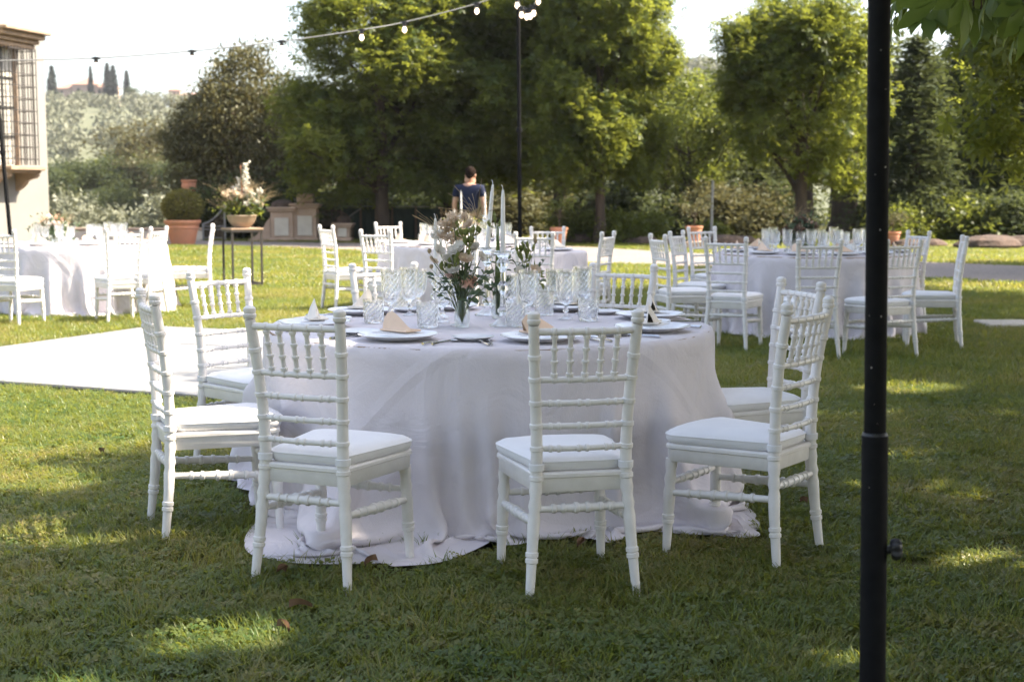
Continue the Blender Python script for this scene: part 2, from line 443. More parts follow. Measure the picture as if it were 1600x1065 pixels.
def scatter(P, tmpl, size, r, tilt=None, tint=None, sjit=.3):
    V, F = tmpl; n = len(P)
    Rm = rot_batch(n, r) if tilt is None else yaw_tilt(n, r, tilt)
    s = size * (1 + r.uniform(-sjit, sjit, n))
    W = np.einsum('nij,kj->nki', Rm, V) * s[:, None, None] + P[:, None, :]
    Fo = (F[None] + (np.arange(n) * len(V))[:, None, None]).reshape(-1, F.shape[1])
    t = np.repeat(r.uniform(0, 1, n) if tint is None else tint, len(V))
    return W.reshape(-1, 3), Fo, t

def join(parts):
    V, F, T, o = [], [], [], 0
    for v, f, t in parts:
        V.append(v); F.append(f + o); T.append(t); o += len(v)
    return np.concatenate(V), np.concatenate(F), np.concatenate(T)

def crown_points(r, lobes, nclump, per, spread, shell=.55):
    """clumps near the surfaces of ellipsoid lobes -> leaf points + a tint per clump"""
    vol = np.array([a*b*c for (_, _, _, a, b, c) in lobes]) ** (2/3); pr = vol / vol.sum()
    which = r.choice(len(lobes), nclump, p=pr); L = np.array(lobes)[which]
    d = r.normal(size=(nclump, 3)); d /= np.linalg.norm(d, axis=1, keepdims=True)
    rad = shell + (1 - shell) * r.uniform(0, 1, nclump) ** .6
    C = L[:, :3] + d * L[:, 3:] * rad[:, None]
    n = (per * r.uniform(.5, 1.5, nclump)).astype(int)
    P = np.repeat(C, n, 0) + r.normal(size=(n.sum(), 3)) * np.array(spread)
    t = np.clip(np.repeat(r.uniform(0, .95, nclump), n) + r.normal(0, .14, n.sum()), 0, 1)
    return P, t, C

def limb_tubes(mb, base, h, r0, ends, seed, fork=.45):
    rr = random.Random(seed)
    top = Vector(base) + Vector((rr.uniform(-.15, .15), rr.uniform(-.15, .15), h))
    b = Vector(base)
    n = 6; pts, rad = [], []
    for i in range(n + 1):
        t = i / n
        pts.append(b.lerp(top, t) + Vector((rr.uniform(-.03, .03) * h * .4, rr.uniform(-.03, .03) * h * .4, 0)) * (t > 0))
        rad.append(r0 * (1.35 - .35 * min(1, t * 6)) * (1 - .45 * t) if i else r0 * 1.5)
    mb.tube(pts, rad, 10)
    for e in ends:
        e = Vector(e); s0 = pts[rr.randint(max(1, int(n * fork)), n)]
        mid = s0.lerp(e, .5) + Vector((0, 0, -.06 * (e - s0).length)) + Vector((rr.uniform(-.2, .2), rr.uniform(-.2, .2), rr.uniform(0, .25)))
        q1 = s0.lerp(mid, .5) + Vector((0, 0, .05))
        mb.tube([s0, q1, mid, mid.lerp(e, .5) + Vector((0, 0, .08)), e], [r0 * .42, r0 * .34, r0 * .24, r0 * .14, r0 * .05], 6)

def tree_proto(kind, seed):
    """returns (trunk mesh, crown mesh) about the origin, metres"""
    r = np.random.default_rng(seed); mb = MB()
    if kind == 'chestnut':
        tall = seed in (11, 12)
        lobes = [(0, 0, 5.0, 1.9, 1.9, 3.7)] if tall else [(0, 0, 3.9, 1.9, 1.9, 2.5)]
        for k in range(17 if tall else 10):
            a = k * 2.4 + r.uniform(-.4, .4); zz = r.uniform(1.8, 7.9) if tall else r.uniform(1.9, 5.6); q = 1.75 - abs(zz - 4.2) * .22 if tall else 1.6 - abs(zz - 3.2) * .26
            lobes.append((math.cos(a)*q, math.sin(a)*q, zz, r.uniform(.7, 1.1), r.uniform(.7, 1.1), r.uniform(.65, .95)))
        P, t, C = crown_points(r, lobes, 640 if tall else 430, 36, (.20, .20, .16), .58)
        keep = P[:, 2] > .85 + .25 * np.sin(P[:, 0]*2.1) + .2 * np.sin(P[:, 1]*2.7); P, t = P[keep], t[keep]
        V, F, T = scatter(P, leaf_palmate(5, .3), .155, r, .85, t)
        limb_tubes(mb, (0, 0, 0), 5.0 if tall else 3.4, .17, [C[i] for i in r.choice(len(C), 16, False)], seed, .35)
        mat = M['chestnut_leaf']
    elif kind == 'shade_chestnut':                     # large old chestnut with a high crown
        lobes = []
        for k in range(15):
            a = k * 2.4; q = 4.3 * math.sqrt((k + .5) / 15)
            lobes.append((math.cos(a)*q, math.sin(a)*q, r.uniform(4.6, 6.8) - q * .25, r.uniform(1.2, 1.9), r.uniform(1.2, 1.9), r.uniform(.8, 1.4)))
        P, t, C = crown_points(r, lobes, 400, 18, (.30, .30, .18), .45)
        V, F, T = scatter(P, leaf_palmate(5, .5), .30, r, .5, t)
        limb_tubes(mb, (0, 0, 0), 4.6, .30, [C[i] for i in r.choice(len(C), 22, False)], seed, .5)
        mat = M['chestnut_leaf']
    elif kind == 'oak':
        lobes = [(0, 0, 2.3, 1.35, 1.3, 2.1)]
        for k in range(8):
            a = k * 2.4; zz = r.uniform(.9, 3.9); q = 1.0 - abs(zz - 2.0) * .22
            lobes.append((math.cos(a)*q, math.sin(a)*q, zz, r.uniform(.5, .8), r.uniform(.5, .8), r.uniform(.5, .75)))
        P, t, C = crown_points(r, lobes, 540, 42, (.15, .15, .11), .66)
        V, F, T = scatter(P, leaf_simple(1, .5), .102, r, None, t)
        limb_tubes(mb, (0, 0, 0), 2.2, .16, [C[i] for i in r.choice(len(C), 12, False)], seed, .2)
        mat = M['oak_leaf']
    elif kind == 'broad':                              # loose broadleaf tree for the wood behind
        lobes = [(0, 0, 3.3, 1.7, 1.7, 2.2)]
        for k in range(8):
            a = k * 2.4 + r.uniform(-.5, .5); zz = r.uniform(1.2, 5.0); q = 1.5 - abs(zz - 3) * .25
            lobes.append((math.cos(a)*q, math.sin(a)*q, zz, r.uniform(.6, 1.1), r.uniform(.6, 1.1), r.uniform(.5, .9)))
        P, t, C = crown_points(r, lobes, 300, 26, (.24, .24, .16), .5)
        V, F, T = scatter(P, leaf_simple(1, .55), .17, r, .8, t)
        limb_tubes(mb, (0, 0, 0), 3.2, .15, [C[i] for i in r.choice(len(C), 14, False)], seed, .3)
        mat = M['light_leaf']
    elif kind == 'conifer':
        P, t = [], []
        for k in range(46):
            zz = .7 + 6.2 * (k / 46); q = (1 - k / 46) ** .8 * 2.2 + .2
            for j in range(5):
                a = k * 1.9 + j * 1.256 + r.uniform(-.3, .3); ln = q * r.uniform(.6, 1.1)
                m_ = int(18 + 22 * ln)
                s_ = r.uniform(.1, 1, m_)
                pp = np.stack([np.cos(a)*ln*s_, np.sin(a)*ln*s_, zz - .32*ln*s_**1.5 + 0*s_], 1) + r.normal(size=(m_, 3)) * np.array([.13, .13, .06])
                P.append(pp); t.append(np.full(m_, r.uniform(.1, .8)))
        P, t = np.concatenate(P), np.concatenate(t)
        V, F, T = scatter(P, leaf_simple(1, .3), .24, r, .5, t)
        mb.tube([(0, 0, 0), (.05, 0, 2.5), (0, .04, 5), (0, 0, 7)], [.2, .15, .09, .02], 8)
        mat = M['dark_leaf']
    elif kind == 'shrub':
        lobes = [(r.uniform(-.6, .6), r.uniform(-.4, .4), r.uniform(.3, .7), r.uniform(.4, .7), r.uniform(.4, .6), r.uniform(.35, .6)) for k in range(6)]
        P, t, C = crown_points(r, lobes, 150, 24, (.11, .11, .09), .5); P[:, 2] = np.abs(P[:, 2])
        V, F, T = scatter(P, leaf_simple(1, .45), .11, r, .9, t)
        for k in range(7):
            e = C[r.integers(len(C))]; mb.tube([(e[0]*.15, e[1]*.15, 0), (e[0]*.5, e[1]*.5, e[2]*.6), tuple(e)], [.02, .014, .005], 5)
        mat = M['light_leaf']
    elif kind == 'olive':
        lobes = [(r.uniform(-.8, .8), r.uniform(-.8, .8), r.uniform(1.3, 2.8), r.uniform(.7, 1.1), r.uniform(.7, 1.1), r.uniform(.6, .9)) for k in range(8)]
        P, t, C = crown_points(r, lobes, 170, 26, (.17, .17, .2), .5)
        V, F, T = scatter(P, leaf_simple(1, .32), .21, r, None, t)
        limb_tubes(mb, (0, 0, 0), 1.3, .16, [C[i] for i in r.choice(len(C), 8, False)], seed, .6)
        mat = M['olive_leaf']
    elif kind == 'cypress':
        zz = r.uniform(0, 1, 2600); a = r.uniform(0, 2*np.pi, 2600)
        q = (.95 * np.sin(np.clip(zz, .02, 1) ** .6 * np.pi) ** .7 * (1 - zz*.35) + .03) * (.8 + .2 * np.sin(a*3 + zz*9)) * r.uniform(.75, 1.05, 2600)
        P = np.stack([q*np.cos(a), q*np.sin(a), .3 + zz*7.4], 1); t = r.uniform(0, 1, 2600)
        V, F, T = scatter(P, leaf_simple(1, .4), .42, r, None, t)
        mb.tube([(0, 0, 0), (0, 0, 2.5), (0, 0, 6)], [.16, .12, .04], 6)
        mat = M['cypress_leaf']
    return mb.mesh('trunk', M['bark']), np_mesh('crown', V, F, mat, T)

PROTO = {}
def tree(kind, seed, x, y, sc, label, cat='tree', group=None, name=None, mat=None, rz=None, z=None, gaps=None):
    key = (kind, seed, mat)
    if key not in PROTO:
        if (kind, seed) not in PROTO: PROTO[(kind, seed)] = tree_proto(kind, seed)
        t_, c_ = PROTO[(kind, seed)]
        if mat: c_ = c_.copy(); c_.materials[0] = M[mat]
        PROTO[key] = (t_, c_)
    tm, cm = PROTO[key]
    root = thing(name or kind + '_tree', label, cat, (x, y, float(terrain_z(x, y)) if z is None else z), random.uniform(0, 6.28) if rz is None else rz, group)
    root.scale = (sc,)*3 if not hasattr(sc, '__len__') else sc
    if gaps:                                            # thin places in the canopy: leave out the leaves whose shade would fall in these spots
        cm = cm.copy(); n_ = len(cm.vertices); co = np.empty(n_*3, np.float32); cm.vertices.foreach_get('co', co); co = co.reshape(-1, 3)
        fi = np.empty(len(cm.loops), np.int32); cm.loops.foreach_get('vertex_index', fi); fi = fi.reshape(-1, 4); ti = np.empty(n_, np.float32); cm.attributes['tint'].data.foreach_get('value', ti)
        s3 = np.array(root.scale); c_, s_ = math.cos(root.rotation_euler.z), math.sin(root.rotation_euler.z)
        m_ = co[fi].mean(1) * s3; wx, wy, wz = m_[:, 0]*c_ - m_[:, 1]*s_ + x, m_[:, 0]*s_ + m_[:, 1]*c_ + y, m_[:, 2] + root.location.z
        gx, gy = wx - sd.x / sd.z * wz, wy - sd.y / sd.z * wz; rr_ = np.random.default_rng(seed); keep = np.ones(len(fi), bool)
        for px_, py_, rx, ry in gaps: keep &= ((gx - px_) / rx)**2 + ((gy - py_) / ry)**2 > rr_.uniform(.5, 1.6, len(fi))
        fi = fi[keep]; cm = np_mesh('crown', co, fi, cm.materials[0], ti)
    obj('stem' if kind == 'shrub' else 'trunk', tm, root); obj('foliage' if kind == 'shrub' else 'crown', cm, root)
    return root
# ------------------------------------------------------------------ villa wall with the caged window
def build_villa():
    C0 = at(76, 300, 38.0); C0.z = 0
    n = Vector((.97, -.24, 0)).normalized(); t = Vector((-n.y, n.x, 0))
    rot = Matrix((t, n * -1, Vector((0, 0, 1)))).transposed()      # local x along the wall (away), y into the wall
    root = thing('villa', 'cream stuccoed villa corner with a caged window under a stone cornice', 'building', C0)
    def L(a, p, z): return t * (-a) + n * p + Vector((0, 0, z))     # a: metres back from the corner, p: out of the wall
    mb = MB()
    mb.box(L(7, -4, 5.2), (14, 8, 10.4), rot); mb.build('wall', M['stucco'], root, False)
    a0, a1, z0, z1 = 1.45, 2.62, 1.95, 4.85
    am, aw = (a0 + a1) / 2, a1 - a0
    fr = MB()
    for a in (a0 + .04, a1 - .04): fr.box(L(a, .05, (z0+z1)/2), (.12, .12, z1 - z0), rot, .015)
    fr.build('window_frame', M['sandstone'], root)
    win = MB().box(L(am, .02, (z0+z1)/2), (aw - .2, .05, z1 - z0), rot).build('window', M['window_glass'], root, False)
    mu = MB(); mu.box(L(am, .06, (z0+z1)/2), (.07, .04, z1 - z0), rot)
    for k in (1, 2, 3): mu.box(L(am, .058, z0 + (z1-z0)*k/4), (aw - .2, .034, .05), rot)
    mu.build('glazing_bar', M['shutter'], win)
    co = MB()
    for k, (p, h, zz) in enumerate(((.52, .12, 4.92), (.62, .11, 5.035), (.76, .12, 5.15), (.90, .09, 5.255))):
        co.box(L(am, p/2 - .01, zz), (aw + p * .9, p, h), rot, .02)
    co.build('cornice', M['sandstone'], root)
    si = MB(); si.box(L(am, .36, 1.87), (aw + .34, .76, .11), rot, .02); si.box(L(am, .33, 1.785), (aw + .2, .64, .06), rot, .01)
    si.build('sill', M['sandstone'], root)
    for a in (a0 - .02, a1 + .02):
        b = MB(); pts = []
        prof = [(0, 1.755), (.60, 1.755), (.60, 1.68), (.52, 1.62), (.40, 1.60), (.30, 1.56), (.24, 1.47), (.14, 1.38), (0, 1.30)]
        for dx in (-.09, .09): pts += [L(a + dx, p, z) for p, z in prof]
        m_ = len(prof); fs = [tuple(range(m_)), tuple(range(2*m_ - 1, m_ - 1, -1))] + [(i, m_ + i, m_ + (i+1) % m_, (i+1) % m_) for i in range(m_)]
        b.add(pts, fs).build('bracket', M['sandstone'], root, False)
    g = MB(); P = .66
    for k in range(10): g.box(L(a0 + aw*k/9, P, (z0+z1)/2), (.018, .018, z1 - z0), rot)
    for k in range(5):
        for a in (a0, a1): g.box(L(a, P*k/5 + .02, (z0+z1)/2), (.018, .018, z1 - z0), rot)
    for k in range(10):
        zz = z0 + .15 + (z1 - z0 - .2) * k / 9
        g.box(L(am, P + .014, zz), (aw, .010, .022), rot)
        for a in (a0 - .014, a1 + .014): g.box(L(a, P/2, zz), (.010, P, .022), rot)
    g.build('window_grille', M['iron'], root, False)
build_villa()

# ------------------------------------------------------------------ garden boundary: low wall, gate, piers, fence, urn
def wall_run(name, label, x0, x1, y, h, th, m, cat='wall'):
    mb = MB(); mb.box(((x0+x1)/2, y, h/2), (x1 - x0, th, h), None, .02)
    o = mb.build(name, m); tag(o, label, cat); return o
a = at(60, 381, 37.5); b = at(318, 381, 37.5)
root = thing('garden_wall', 'low pale garden wall with flat coping behind the boxwood pot', 'wall', (a.x, 37.5, 0))
MB().box(((b.x-a.x)/2, 0, .14), (b.x - a.x, .3, .28), None, .02).build('wall_body', M['plaster_panel'], root)
for k in range(6):
    ww = (b.x - a.x) / 6
    MB().box((ww*(k+.5), 0, .31), (ww - .02, .38, .06), None, .015).build('coping_stone', M['stone_pink'], root)

p0 = at(318, 381, 37.4); p1 = at(352, 381, 37.4)
root = thing('iron_gate', 'weathered iron gate with a curved top rail beside the boxwood pot', 'gate', (p0.x, 37.4, 0))
W = p1.x - p0.x
fr = MB(); top = [(W*u, 0, .45 + .45 * u**1.7) for u in np.linspace(0, 1, 9)]
fr.tube(top, .022, 6); fr.tube([(0, 0, 0), (0, 0, .45)], .03, 6); fr.tube([(W, 0, 0), (W, 0, .95)], .03, 6)
for z in (.08, .30, .38): fr.tube([(0, 0, z), (W, 0, z)], .014, 6)
fr.build('gate_frame', M['wire'], root)
pl = MB()
for k in range(11):
    u = (k + .5) / 11; pl.tube([(W*u, .012, .06), (W*u, .012, .43 + .45*u**1.7)], .010, 5)
pl.build('gate_bars', M['rust_iron'], root)

def pier(px, label, wd, h, Y=37.2, rough_top=True):
    p = at(px, 381, Y); root = thing('gate_pier', label, 'gate pier', (p.x, Y, 0), 0, 'old stone piers along the gravel')
    MB().box((0, 0, .05), (wd + .08, .6, .10), None, .015).build('plinth', M['stone_pink'], root)
    MB().box((0, 0, .10 + (h-.25)/2), (wd, .5, h - .25), None, .012).build('shaft', M['stone_pink'], root)
    MB().box((0, -.262, .10 + h*.30), (wd * .62, .03, h * .5), None, .008).build('panel', M['plaster_panel'], root)
    c = MB(); c.box((0, 0, h - .13), (wd + .12, .64, .06), None, .015); c.box((0, 0, h - .07), (wd + .20, .72, .06), None, .02)
    c.build('capital', M['stone_pink'], root)
    if rough_top: MB().ball((0, 0, h - .02), .34, 12, 6, (wd/.62, .9, .5), .10, int(px)).build('capstone', M['rock'], root)
    else: MB().box((0, 0, h + .09), (wd * .7, .45, .26), None, .05).build('capstone', M['stone_pink'], root)
pier(443, 'stone gate pier capped by a rough weathered boulder', .58, .93)
pier(479, 'stone gate pier with a square block on top', .60, 1.02, 37.3, False)
pier(537, 'short stone pier topped with small bright stones near fence', .36, .52, 37.0)
p = at(424, 381, 37.1)
mb = MB(); prof = [(0, 0), (-.62, 0), (-.55, .06), (-.36, .16), (-.2, .32), (-.1, .5), (0, .62)]; m_ = len(prof)
mb.add([(x, d, z) for d in (-.17, .17) for x, z in prof], [tuple(range(m_)), tuple(range(2*m_-1, m_-1, -1))] + [(i, m_+i, m_+(i+1) % m_, (i+1) % m_) for i in range(m_)])
tag(obj('buttress', mb.mesh('buttress', M['stone_pink'], False), None, (p.x, 37.1, 0)), 'curved stone buttress sweeping up to the rough-topped pier', 'wall')

# fan shaped iron screen and netted fence
p = at(519, 381, 37.6); root = thing('iron_screen', 'fan shaped iron screen with radiating bars next to piers', 'gate', (p.x, 37.6, 0))
mb = MB(); mb.tube([(.55*math.cos(u), 0, .38 + .42*math.sin(u)) for u in np.linspace(0, math.pi, 13)], .018, 6)
mb.tube([(-.55, 0, 0), (-.55, 0, .38)], .02, 6); mb.tube([(.55, 0, 0), (.55, 0, .38)], .02, 6); mb.tube([(-.55, 0, .38), (.55, 0, .38)], .014, 6)
mb.build('screen_frame', M['rust_iron'], root)
for k in range(9):
    u = math.pi * (k + .5) / 9
    MB().tube([(.1*math.cos(u), .01, .40 + .06*math.sin(u)), (.54*math.cos(u), .01, .39 + .41*math.sin(u))], .009, 5).build('bar', M['rust_iron'], root)
fx = [534, 564, 588, 613, 650, 690]
P_ = [at(x, 381, 38.2) for x in fx]
root = thing('net_fence', 'metal post fence hung with dark green shade netting', 'fence', (P_[0].x, 38.2, 0))
for k, q in enumerate(P_):
    MB().tube([(q.x - P_[0].x, 0, 0), (q.x - P_[0].x, 0, .98 if k < 4 else .9)], .03, 7).build('post', M['rust_iron'], root)
for k in range(5):
    x0, x1 = P_[k].x - P_[0].x + .035, P_[k+1].x - P_[0].x - .035
    n_ = 6; vs_ = [(x0 + (x1-x0)*i/n_, .02 + .03*math.sin(i*1.7+k) * (0 < i < n_), z - .03*math.sin(math.pi*i/n_)*(z > .5)) for z in (.02, .45, .86) for i in range(n_+1)]
    fs = [(r_*(n_+1)+i, r_*(n_+1)+i+1, (r_+1)*(n_+1)+i+1, (r_+1)*(n_+1)+i) for r_ in range(2) for i in range(n_)]
    o = MB().add(vs_, fs).build('net_panel', M['netting'], root)
    o.modifiers.new('thickness', 'SOLIDIFY').thickness = .006
q0, q1 = P_[0].x - P_[0].x, P_[1].x - P_[0].x
MB().tube([(0, -.06, .48), (q1 + .02, -.06, .84)], .022, 6).build('brace', M['wire'], root)
MB().tube([(0, 0, .90), (P_[-1].x - P_[0].x, 0, .88)], .012, 6).build('top_rail', M['wire'], root)

def potlathe(mb, r, h, n=28, rim=.10):
    return mb.lathe([(r*.62, 0), (r*.66, h*.04), (r*.66, h*.10), (r*.70, h*.14), (r*.84, h*.62), (r*.86, h*.66), (r*.90, h*.68), (r*.90, h*.74), (r*.88, h*.76), (r*.93, h*.84), (r, h*.88), (r*1.02, h*.93), (r, h), (r*.90, h), (r*.86, h*.90), (0, h*.89)], n)

p = ground(286, 382)
root = thing('boxwood_pot', 'clipped boxwood ball in a big ribbed terracotta pot', 'potted plant', (p.x, p.y, 0))
potlathe(MB(), .44, .60, 32).build('pot', M['terracotta'], root)
MB().lathe([(.375, .545), (.2, .575), (0, .58)], 20, cap=False).build('soil', M['soil'], root)
r = np.random.default_rng(5); n = 9000
d = r.normal(size=(n, 3)); d /= np.linalg.norm(d, axis=1, keepdims=True)
lump = 1 + .04*np.sin(d[:, 0]*7) * np.sin(d[:, 2]*6+1) + .03*np.sin(d[:, 1]*9)
P = d * np.array([.50, .50, .42]) * (lump * r.uniform(.82, 1.03, n))[:, None] + np.array([0, 0, .92]); P = P[P[:, 2] > .58]
V, F, T = scatter(P, leaf_simple(1, .6), .045, r)
obj('foliage', np_mesh('foliage', V, F, M['box_leaf'], T), root)
MB().ball((0, 0, .92), .38, 16, 10, (1.08, 1.08, .93)).build('inner_twigs', M['bark'], root)

p = at(297, 350, 38.6)
root = thing('terracotta_urn', 'fluted terracotta urn raised on a pillar behind the boxwood', 'urn', (p.x, 38.6, 0))
MB().box((0, 0, .56), (.30, .30, 1.12), None, .02).build('pillar', M['stone_pink'], root)
MB().lathe([(.14, 1.12), (.14, 1.15), (.09, 1.17), (.08, 1.22), (.13, 1.27), (.19, 1.36), (.205, 1.45), (.18, 1.53), (.19, 1.545), (.215, 1.56), (.215, 1.60), (.17, 1.60), (.15, 1.50), (0, 1.48)], 32, mod=lambda a, i, k: 1 + (.04*math.cos(a*12) if 4 < i < 8 else 0)).build('vase', M['terracotta'], root)

def citrus_pot(px, py, r, h, ph, label, seed, leaf='light_leaf', brick=False):
    p = ground(px, py); root = thing('citrus_pot', label, 'potted plant', (p.x, p.y, 0), 0, 'small potted trees along the gravel')
    z = 0
    if brick: MB().box((0, 0, .09), (.40, .40, .18), None, .02).build('pedestal', M['stone_pink'], root); z = .18
    o = potlathe(MB(), r, h).build('pot', M['terracotta'], root); o.location.z = z
    rr = np.random.default_rng(seed)
    st = MB(); st.tube([(0, 0, z + h*.85), (.02, 0, z + h + ph*.3), (0, .02, z + h + ph*.62)], [.018, .014, .008], 6)
    ends = []
    for k in range(6):
        a = k*1.05; e = (math.cos(a)*.22, math.sin(a)*.22, z + h + ph*rr.uniform(.55, .95)); ends.append(e)
        st.tube([(0, 0, z + h + ph*.35), (e[0]*.5, e[1]*.5, e[2] - .07), e], [.010, .007, .003], 5)
    st.build('stem', M['bark'], root)
    P = np.concatenate([np.array(e) + rr.normal(size=(55, 3)) * np.array([.08, .08, .07]) for e in ends])
    V, F, T = scatter(P, leaf_simple(1, .5), .075, rr)
    obj('foliage', np_mesh('foliage', V, F, M[leaf], T), root)
citrus_pot(873, 385, .21, .45, .62, 'yellowish citrus tree in a terracotta pot behind white chairs', 21)
citrus_pot(1084, 389, .20, .34, .55, 'sparse pale shrub in a terracotta pot on a stone block', 22, 'grey_leaf', True)
citrus_pot(1393, 386, .20, .36, .40, 'low flowering plant in terracotta pot half hidden by black pole', 23, 'grey_leaf')

# ------------------------------------------------------------------ trees
def tpx(kind, seed, px, Y, sc, label, **k):
    p = at(px, 380, Y); return tree(kind, seed, p.x, Y, sc, label, **k)
G1 = 'horse chestnuts along the gravel path'
tpx('chestnut', 11, 600, 36.8, (1.14, 1.14, 1.0), 'massive dark chestnut whose low boughs reach the stone piers', group=G1, name='chestnut_tree', z=-.45, rz=.3)
tpx('chestnut', 12, 700, 38.6, (1.0, 1.0, 1.0), 'tall chestnut directly behind the person in the navy shirt', group=G1, name='chestnut_tree', rz=2.0)
tpx('chestnut', 12, 872, 37.2, (1.08, 1.08, 1.02), 'tall chestnut with a dark trunk right of the thin lamp pole', group=G1, name='chestnut_tree', rz=4.4)
tpx('chestnut', 11, 938, 35.0, (.80, .80, .92), 'slim chestnut with a bare trunk standing at the gravel edge', group=G1, name='chestnut_tree', rz=1.1)
tpx('chestnut', 13, 1252, 35.6, (1.0, 1.0, 1.02), 'round headed chestnut with yellow rimmed crown behind the right table', group=G1, name='chestnut_tree', rz=.6)
tpx('oak', 14, 388, 40.5, (1.12, 1.12, 1.25), 'tall brownish holm oak above the flower stand', name='holm_oak', group='holm oaks left of the chestnuts')
tpx('oak', 14, 322, 41.0, (.85, .85, .95), 'smaller brownish holm oak behind the boxwood pot', name='holm_oak', group='holm oaks left of the chestnuts', rz=2.6)
tpx('oak', 14, 440, 42.0, (1.0, 1.0, .95), 'brownish holm oak pressed against the massive chestnut', name='holm_oak', group='holm oaks left of the chestnuts', rz=4.1)
tpx('broad', 15, 1035, 46, .98, 'light green airy tree filling the gap between the chestnuts', name='broadleaf_tree', rz=.2)
tpx('broad', 16, 1075, 42, (.7, .7, .72), 'small light green tree left of the round headed chestnut', name='broadleaf_tree', rz=1.2)
tree('chestnut', 12, 11.3, 23.5, (1.2, 1.2, .95), 'leafy chestnut off the right whose shade falls over the gravel', name='chestnut_tree', rz=1.2)
tree('chestnut', 13, 7.5, 17.5, (1.12, 1.12, 1.35), 'dark leafy chestnut overhanging the lawn beyond the black pole', name='chestnut_tree', rz=2.2)
tpx('conifer', 17, 1425, 39, (.95, .95, .80), 'grey green conifer just right of the black pole', name='conifer_tree', rz=.5, group='conifers at the right of the lawn')
tpx('conifer', 17, 1515, 43, (1.2, 1.2, 1.08), 'tall dark conifer with drooping boughs near right edge', name='conifer_tree', rz=2.5, group='conifers at the right of the lawn')
tpx('conifer', 17, 1590, 40, (1.1, 1.1, .95), 'dark conifer cut by the right edge of view', name='conifer_tree', rz=4.5, group='conifers at the right of the lawn')
tpx('conifer', 17, 1180, 55, (1.2, 1.2, 1.1), 'dark conifer peeking out behind the round headed chestnut', name='conifer_tree', rz=1.5, group='conifers at the right of the lawn')
REG = [(385, 'above the boxwood pot'), (425, 'left of the stone piers'), (500, 'behind the stone piers'), (545, 'behind the iron fan screen'), (600, 'behind the netted fence'), (660, 'behind the right part of the netted fence'), (715, 'left of the person in navy'), (760, 'directly behind the person in navy'), (815, 'left of the thin lamp pole'), (850, 'right of the thin lamp pole'),
       (890, 'behind the yellowish citrus pot'), (915, 'left of the slim bare trunk'), (962, 'behind the slim bare trunk'), (985, 'just right of the slim bare trunk'), (1010, 'a step right of the slim bare trunk'), (1055, 'in the gap between the chestnuts'), (1095, 'behind the pale potted shrub'), (1122, 'behind the grey stake'), (1145, 'just right of the grey stake'), (1195, 'well right of the grey stake'), (1220, 'left of the round headed chestnut'),
       (1255, 'below the round headed chestnut'), (1330, 'right of the round headed chestnut stem'), (1400, 'just left of the thick black pole'), (1435, 'just right of the thick black pole'), (1472, 'under the grey green conifer'), (1520, 'under the tall dark conifer'), (1570, 'above the long boulder'), (9999, 'at the right picture edge')]
SEEN = {}
def where(px, base):
    s_ = base + ' ' + next(p for x, p in REG if px < x); SEEN[s_] = SEEN.get(s_, 0) + 1
    return s_ if SEEN[s_] == 1 else s_ + ', lower one' if SEEN[s_] == 2 else s_ + ', rear one'
wood = [(430, 50, 1.0, 'dark_leaf'), (505, 54, 1.15, 'dark_leaf'), (575, 47, 1.0, 'dark_leaf'), (650, 52, 1.2, 'light_leaf'), (730, 49, 1.0, 'light_leaf'), (800, 54, 1.2, 'dark_leaf'), (860, 48, .9, 'light_leaf'),
        (930, 53, 1.05, 'dark_leaf'), (990, 50, .9, 'light_leaf'), (1060, 56, .95, 'dark_leaf'), (1120, 50, 1.0, 'dark_leaf'), (1200, 58, 1.1, 'dark_leaf'), (1300, 62, 1.1, 'dark_leaf'), (1380, 58, 1.0, 'light_leaf'), (1460, 56, 1.15, 'dark_leaf'), (1550, 54, 1.3, 'dark_leaf'), (1640, 50, 1.4, 'dark_leaf')]
names_w = {430: 'dark tree deep behind the stone piers', 505: 'dark tree behind the netted fence', 575: 'dark tree behind the massive chestnut trunk'}
for k, (px, Y, s_, mt) in enumerate(wood):
    tpx('broad', 15 + k % 2, px, Y, (s_*1.1, s_*1.1, s_), where(px, ('dark' if mt == 'dark_leaf' else 'light green') + ' woodland tree far back'), name='woodland_tree', group='trees of the wood behind the chestnuts' if mt == 'dark_leaf' else 'paler trees of the wood behind the chestnuts', mat=mt)
# undergrowth along the edge of the wood
sh = [(905, 36, .75, 'light_leaf'), (965, 35.5, .85, 'light_leaf'), (1000, 36, .7, 'light_leaf'), (1030, 40, 1.2, 'dark_leaf'), (1075, 41, 1.3, 'grey_leaf'), (1125, 40, 1.4, 'grey_leaf'), (1165, 41, 1.3, 'grey_leaf'), (1205, 42, 1.2, 'dark_leaf'), (1120, 37, .5, 'light_leaf'),
      (780, 41, 1.4, 'grey_leaf'), (835, 42, 1.4, 'grey_leaf'), (690, 41, 1.2, 'dark_leaf'), (745, 44, 1.6, 'dark_leaf'), (1415, 37, .9, 'light_leaf'), (1450, 38, 1.1, 'dark_leaf'), (1495, 37.5, 1.15, 'light_leaf'), (1545, 38, 1.2, 'dark_leaf'), (1595, 37, 1.2, 'dark_leaf'), (400, 39, 1.5, 'dark_leaf'), (365, 39.5, 1.3, 'dark_leaf'), (505, 40.5, 1.3, 'dark_leaf'), (560, 41, 1.4, 'dark_leaf'), (630, 42, 1.4, 'dark_leaf'), (885, 43, 1.6, 'dark_leaf'), (950, 43, 1.5, 'dark_leaf'), (1360, 45, 1.2, 'light_leaf'), (1235, 47, 1.4, 'dark_leaf')]
words = {'light_leaf': 'bright green leafy shrub', 'grey_leaf': 'greyish flowering shrub', 'dark_leaf': 'dark evergreen shrub'}
